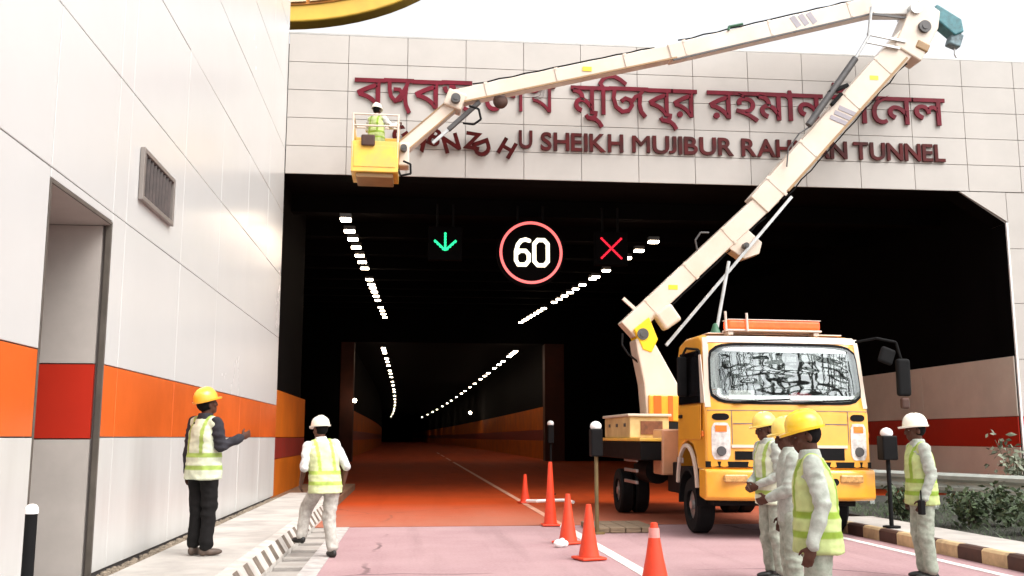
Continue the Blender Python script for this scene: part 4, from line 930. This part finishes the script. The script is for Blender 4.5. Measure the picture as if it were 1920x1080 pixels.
def person(label, loc, rz, s=1., lean=(0, 0), head=(0, 0), arms=None, legs=None, skin=M_SKIN, shirt=M_SHG, sleeve=1., trousers=M_TRG, shoe=M_BOOT, boot_h=.12, helmet=M_HELW, vest=M_VEST, bulk=1., seed=1):
    t = thing('person', label, 'person', loc)
    # lean: (sideways, forward) shift of the shoulders; head: (pitch up deg, yaw left deg)
    def up(z):  # spine point at height z
        k = max(0, (z - .92) / .5); return Vector((lean[0] * k, lean[1] * k * k * .6 + lean[1] * k * .4, z))
    LM = Matrix.Rotation(-lean[1] * 1.6, 3, 'X') @ Matrix.Rotation(lean[0] * 1.6, 3, 'Y')
    arms = arms or {}; legs = legs or {}
    J = {}
    for sd_, sx in (('L', -1), ('R', 1)):
        sh = up(1.405) + LM @ Vector((sx * .178, 0, 0)); J['sh' + sd_] = sh
        el, wr = arms.get(sd_, ((sx * .235, -.03, 1.12), (sx * .245, .04, .87)))
        J['el' + sd_], J['wr' + sd_] = Vector(el), Vector(wr)
        hp = Vector((sx * .095, 0, .90)); J['hp' + sd_] = hp
        kn, an, toe = legs.get(sd_, ((sx * .105, .02, .49), (sx * .11, -.02, .085), (0, 1)))
        J['kn' + sd_], J['an' + sd_], J['toe' + sd_] = Vector(kn), Vector(an), Vector((toe[0], toe[1], 0)).normalized()
    hc = up(1.50) + Vector((0, .02 + lean[1] * .1, .095)); HM = Matrix.Rotation(R(head[1]), 3, 'Z') @ Matrix.Rotation(R(head[0]), 3, 'X')
    def hp_(x, y, z): return hc + HM @ Vector((x, y, z))
    # ---- body: one continuous surface
    q = MB()
    q.ball(hp_(0, -.01, .03), (.078, .097, .098), HM); q.ball(hp_(0, .025, -.045), (.058, .066, .072), HM); q.ball(hp_(0, .060, -.085), (.030, .028, .026), HM)
    q.ball(hp_(0, .100, -.012), (.013, .020, .030), HM); q.ball(hp_(0, .107, -.028), (.018, .016, .013), HM); q.ball(hp_(0, .083, .028), (.05, .014, .012), HM)
    q.ball(hp_(0, .088, -.056), (.025, .012, .007), HM); q.ball(hp_(0, .086, -.070), (.022, .012, .008), HM)
    for sx in (-1, 1): q.ball(hp_(sx * .078, -.012, -.01), (.012, .020, .034), HM); q.ball(hp_(sx * .045, .06, -.02), (.022, .02, .022), HM)
    cap(q, up(1.40), hc + HM @ Vector((0, -.015, -.05)), .062, .054)
    q.loft([(up(.86), .13, .095, None), (up(.96), .15, .105, None), (up(1.10), .128, .09, LM), (up(1.25), .15, .10, LM), (up(1.38), .15, .085, LM), (up(1.43), .07, .06, LM)])
    for sd_, sx in (('L', -1), ('R', 1)):
        cap(q, J['sh' + sd_], J['el' + sd_], .050, .040); cap(q, J['el' + sd_], J['wr' + sd_], .040, .027)
        cap(q, J['hp' + sd_], J['kn' + sd_], .078, .054); cap(q, J['kn' + sd_], J['an' + sd_], .052, .038)
        d = (J['wr' + sd_] - J['el' + sd_]).normalized(); inw = Vector((-sx, 0, 0)); inw = (inw - d * inw.dot(d)); inw = inw.normalized() if inw.length > .2 else Vector((0, 0, 1)); side = d.cross(inw)
        if side.y < 0 and abs(d.z) > .5: side = -side
        if abs(d.z) <= .5 and side.z < 0: side = -side
        w0 = J['wr' + sd_]; PM = Matrix((side, inw, d)).transposed()
        q.ball(w0 + d * .052, (.042, .018, .056), PM); cap(q, w0, w0 + d * .03, .026, .024)
        for k, (ox, ln) in enumerate(((.030, .070), (.010, .080), (-.010, .075), (-.029, .058))):
            b0 = w0 + d * .088 + side * ox; b1 = b0 + (d * .92 + inw * .38) * ln * .5; b2 = b1 + (d * .6 + inw * .8) * ln * .5; cap(q, b0, b1, .0095, .009); cap(q, b1, b2, .009, .0075)
        b0 = w0 + d * .03 + side * .030; b1 = b0 + (d * .62 + side * .7 + inw * .3) * .042; b2 = b1 + (d * .85 + side * .2 + inw * .5) * .032; cap(q, b0, b1, .013, .011); cap(q, b1, b2, .011, .009)
    body = link_mesh('body', remeshed(q, .0075, 'body', 2), skin, t)
    for sx in (-1, 1): link_mesh('eye', MB().ball(hp_(sx * .030, .074, .008), (.010, .010, .006), HM).mesh('eye'), mat('eye_white', (.16, .14, .13), .3, var=0), body)
    q = MB(); q.ball(hp_(0, -.028, .018), (.083, .09, .088), HM); link_mesh('hair', q.mesh('hair'), M_HAIR, t).data.polygons.foreach_set('use_smooth', [True] * (16 * 10))
    # ---- shirt
    q = MB(); bk = bulk
    q.loft([(up(.83), .165 * bk, .125 * bk, None), (up(.95), .165 * bk, .122 * bk, None), (up(1.10), .158 * bk, .118 * bk, LM), (up(1.26), .172 * bk, .122 * bk, LM), (up(1.37), .172, .105, LM), (up(1.425), .115, .082, LM), (up(1.465), .082, .076, LM), (up(1.505), .070, .070, LM)])
    for sd_ in 'LR':
        sh, el, wr = J['sh' + sd_], J['el' + sd_], J['wr' + sd_]; cap(q, sh, el, .066, .053)
        if sleeve > .6: cap(q, el, el.lerp(wr, sleeve * .96), .053, .040)
    link_mesh('shirt', remeshed(q, .012, 'shirt', 1, .011, 10, seed, stretch=.6, joints=[J['elL'], J['elR'], J['shL'] + Vector((0, 0, -.1)), J['shR'] + Vector((0, 0, -.1)), J['wrL'], J['wrR']]), shirt, t)
    if sleeve <= .6: pass
    # ---- trousers
    q = MB(); q.loft([(Vector((0, 0, .80)), .165 * bk, .12 * bk, None), (Vector((0, 0, .90)), .162 * bk, .12 * bk, None), (Vector((0, 0, 1.0)), .15 * bk, .11 * bk, None)])
    for sd_ in 'LR':
        hp, kn, an = J['hp' + sd_], J['kn' + sd_], J['an' + sd_]; cap(q, hp + Vector((0, 0, -.03)), kn, .098 * bk, .077 * bk); cap(q, kn, kn.lerp(an, .90), .077 * bk, .064 * bk)
    link_mesh('trousers', remeshed(q, .012, 'trousers', 1, .014, 9, seed + 5, stretch=.6, joints=[J['knL'], J['knR'], J['anL'], J['anR'], Vector((0, 0, .82))]), trousers, t)
    # ---- shoes
    for sd_ in 'LR':
        an, td = J['an' + sd_], J['toe' + sd_]; q = MB(); FM = Matrix((Vector((td.y, -td.x, 0)), td, Vector((0, 0, 1)))).transposed()
        q.ball(an + td * .07 + Vector((0, 0, -.045)), (.044, .115, .038), FM); q.ball(an + td * -.025 + Vector((0, 0, -.035)), (.038, .05, .05), FM); cap(q, an + Vector((0, 0, -.02)), an + (J['kn' + sd_] - an).normalized() * boot_h, .046, .054 if boot_h > .15 else .044)
        z0_ = an.z - .085; link_mesh('shoe', remeshed(q, .011, 'shoe', 2), shoe, t)
    # ---- vest
    if vest:
        q = MB()
        q.loft([(up(.80), .205 * bk, .165 * bk, None), (up(.92), .200 * bk, .156 * bk, None), (up(1.10), .186 * bk, .145 * bk, LM), (up(1.26), .186 * bk, .143 * bk, LM), (up(1.36), .172, .12, LM), (up(1.425), .12, .09, LM), (up(1.445), .09, .078, LM)])
        ca = up(1.40)
        for sx in (-1, 1): cap(q, ca + LM @ Vector((sx * .10, 0, .01)), ca + LM @ Vector((sx * .155, 0, -.012)), .068, .072)
        def bandf(p):
            x = p.x - lean[0] * max(0, (p.z - .92) / .5)
            for z0_, z1_ in ((.90, .945), (1.035, 1.085)):
                if z0_ < p.z < z1_: return 1.
            if p.z > 1.085 and .075 < abs(x) < .118: return 1.
            return 0.
        link_mesh('vest', remeshed(q, .012, 'vest', 1, .010, 7, seed + 9, bandf), vest, t)
    # ---- helmet
    if helmet:
        q = MB(); o_ = Vector((0, -.008, .055)); n_ = 28; vs = []; fs = []
        for j, (rr, z) in enumerate(((1.0, 0), (.985, .03), (.93, .062), (.80, .092), (.58, .115), (.30, .128), (.05, .131))):
            for i in range(n_): a_ = 2 * math.pi * i / n_; vs.append(hc + HM @ (o_ + Vector((.112 * rr * math.cos(a_), .137 * rr * math.sin(a_), z + (.012 if abs(math.cos(a_)) < .16 and rr < 1 else 0)))))
        for j in range(6):
            for i in range(n_): a_ = j * n_ + i; b2 = j * n_ + (i + 1) % n_; fs.append((a_, b2, b2 + n_, a_ + n_))
        fs.append(tuple(range(6 * n_, 7 * n_))); k0 = len(vs)
        for rr, z in ((.97, -.012), (1, .006)):
            for i in range(n_):
                a_ = 2 * math.pi * i / n_; fr = max(0, math.sin(a_)) ** 2; vs.append(hc + HM @ (o_ + Vector(((.126 + .004 * fr) * rr * math.cos(a_), (.149 + .042 * fr) * rr * math.sin(a_), z - .016 * fr))))
        for i in range(n_):
            i2 = (i + 1) % n_; fs += [(k0 + i, k0 + i2, k0 + n_ + i2, k0 + n_ + i), (k0 + n_ + i, k0 + n_ + i2, i2, i), (i, i2, k0 + i2, k0 + i)]
        me = q.add(vs, fs).mesh('helmet'); me.polygons.foreach_set('use_smooth', [True] * len(me.polygons)); me.set_sharp_from_angle(angle=R(50)); link_mesh('helmet', me, helmet, t)
    t.rotation_euler = (0, 0, R(rz)); t.scale = (s, s, s); return t

person('worker in orange helmet, black trousers and pale vest raising a hand beside the white wall', (-2.17, 10.86, .2), -38, .98, lean=(.02, -.02), head=(16, -12),
       arms={'R': ((.25, .0, 1.14), (.30, .235, 1.24)), 'L': ((-.235, -.02, 1.13), (-.25, .0, .87))},
       legs={'L': ((-.085, .01, .49), (-.08, -.02, .085), (-.2, 1)), 'R': ((.085, .03, .49), (.085, .0, .085), (.5, 1))}, shirt=M_SHIRTD, trousers=M_TRB, shoe=M_SHOE, helmet=M_HELO, vest=M_VEST, seed=1)
person('worker in white helmet and white short sleeves striding up onto the striped kerb', (-1.02, 12.35, 0), 22, .945, lean=(-.05, .06), head=(-4, 20),
       arms={'R': ((.25, -.07, 1.13), (.24, .02, .90)), 'L': ((-.28, .02, 1.12), (-.27, .16, .93))},
       legs={'R': ((.06, .0, .48), (.09, -.10, .085), (-.1, 1)), 'L': ((-.16, .27, .60), (-.24, .20, .245), (-.4, 1))}, skin=M_SKIN2, shirt=M_SHW, sleeve=.5, trousers=M_TRL, helmet=M_HELW, vest=M_VESTW, bulk=1.04, seed=2)
person('worker in pale yellow helmet with hands held together in front of the truck bumper', (3.68, 9.95, 0), 100, .94, lean=(0, .03), head=(-8, 0),
       arms={'L': ((-.23, .03, 1.12), (-.08, .21, 1.00)), 'R': ((.23, .03, 1.12), (.07, .22, 1.0))}, boot_h=.22, helmet=M_HELP, vest=M_VEST, seed=3)
person('worker in cream helmet standing between the other two, mostly hidden', (3.10, 7.95, 0), 80, .89, head=(-10, 10),
       arms={'L': ((-.22, .06, 1.13), (-.10, .22, 1.05))}, boot_h=.22, helmet=M_HELP, vest=None, shirt=M_SHG, seed=4)
person('worker in bright yellow helmet and lime vest nearest the camera, arm hanging down', (2.56, 6.15, 0), 70, .893, lean=(0, .025), head=(-12, 8),
       arms={'L': ((-.245, -.03, 1.12), (-.27, .05, .86))}, boot_h=.22, helmet=M_HELY, vest=M_VEST2, shirt=M_SHG, trousers=M_TRG, bulk=1.05, seed=5)
person('worker in white helmet and lime vest standing alone by the striped island kerb', (5.20, 9.80, 0), 82, .932, lean=(0, .01), head=(-2, 0),
       arms={'L': ((-.235, -.03, 1.12), (-.24, .07, .87))}, boot_h=.22, helmet=M_HELW, vest=M_VEST2, shirt=M_SHG, trousers=M_TRG, seed=6)
person('worker in white cap and yellow vest standing in the raised bucket', (-.82, 20.3, 6.80), -28, .92, head=(-4, 0),
       arms={'R': ((.30, .14, 1.22), (.38, .34, 1.32)), 'L': ((-.28, .10, 1.18), (-.2, .3, 1.2))}, boot_h=.22, helmet=M_HELW, vest=M_VEST2, shirt=M_SHW, seed=7)
q = MB().box(5.04, 5.09, 9.53, 9.60, .66, .80).cyl((5.065, 9.565, .80), (5.065, 9.565, .90), .008)
q.build('radio', M_BLK, None, bev=.01, label='small black handset held by the white helmeted worker on the right', cat='radio')

# ================================================================== unseen truss gantry added behind the camera to line the windscreen reflection
t = thing('reflection_gantry', 'unseen steel truss gantry added behind the camera for the windscreen reflection', 'gantry', (4, -3, 0))
q = MB()
for x in (-26, 34): q.box(x - .2, x + .2, -4.6, -4.2, 0, 12.2).box(x - .2, x + .2, -2.9, -2.5, 0, 12.2)
q.build('leg', M_CHAS, t)
q = MB(); rnd = random.Random(11)
for y in (-2.7, -4.4):
    for z in (7.6, 8.7, 9.7, 10.6, 11.4, 12.1): q.box(-25.8, 33.8, y - .05, y + .05, z, z + .12)
    x = -25.6
    while x < 33.4:
        w_ = rnd.uniform(.7, 1.3); z0 = rnd.choice((7.6, 8.7, 9.7)); q.cyl((x, y, z0), (x + w_ * rnd.choice((-.6, .5, 1)), y, z0 + rnd.choice((1.1, 2.0, 2.9))), rnd.uniform(.05, .12), n=6); x += w_ * .5
for k in range(98): x = -25 + k * .6; z = rnd.uniform(7.6, 12); q.cyl((x, -4.4, z), (x + rnd.uniform(-.4, .8), -2.7, z + rnd.uniform(-.3, .4)), .05, n=6)
q.build('truss', M_CHAS, t)
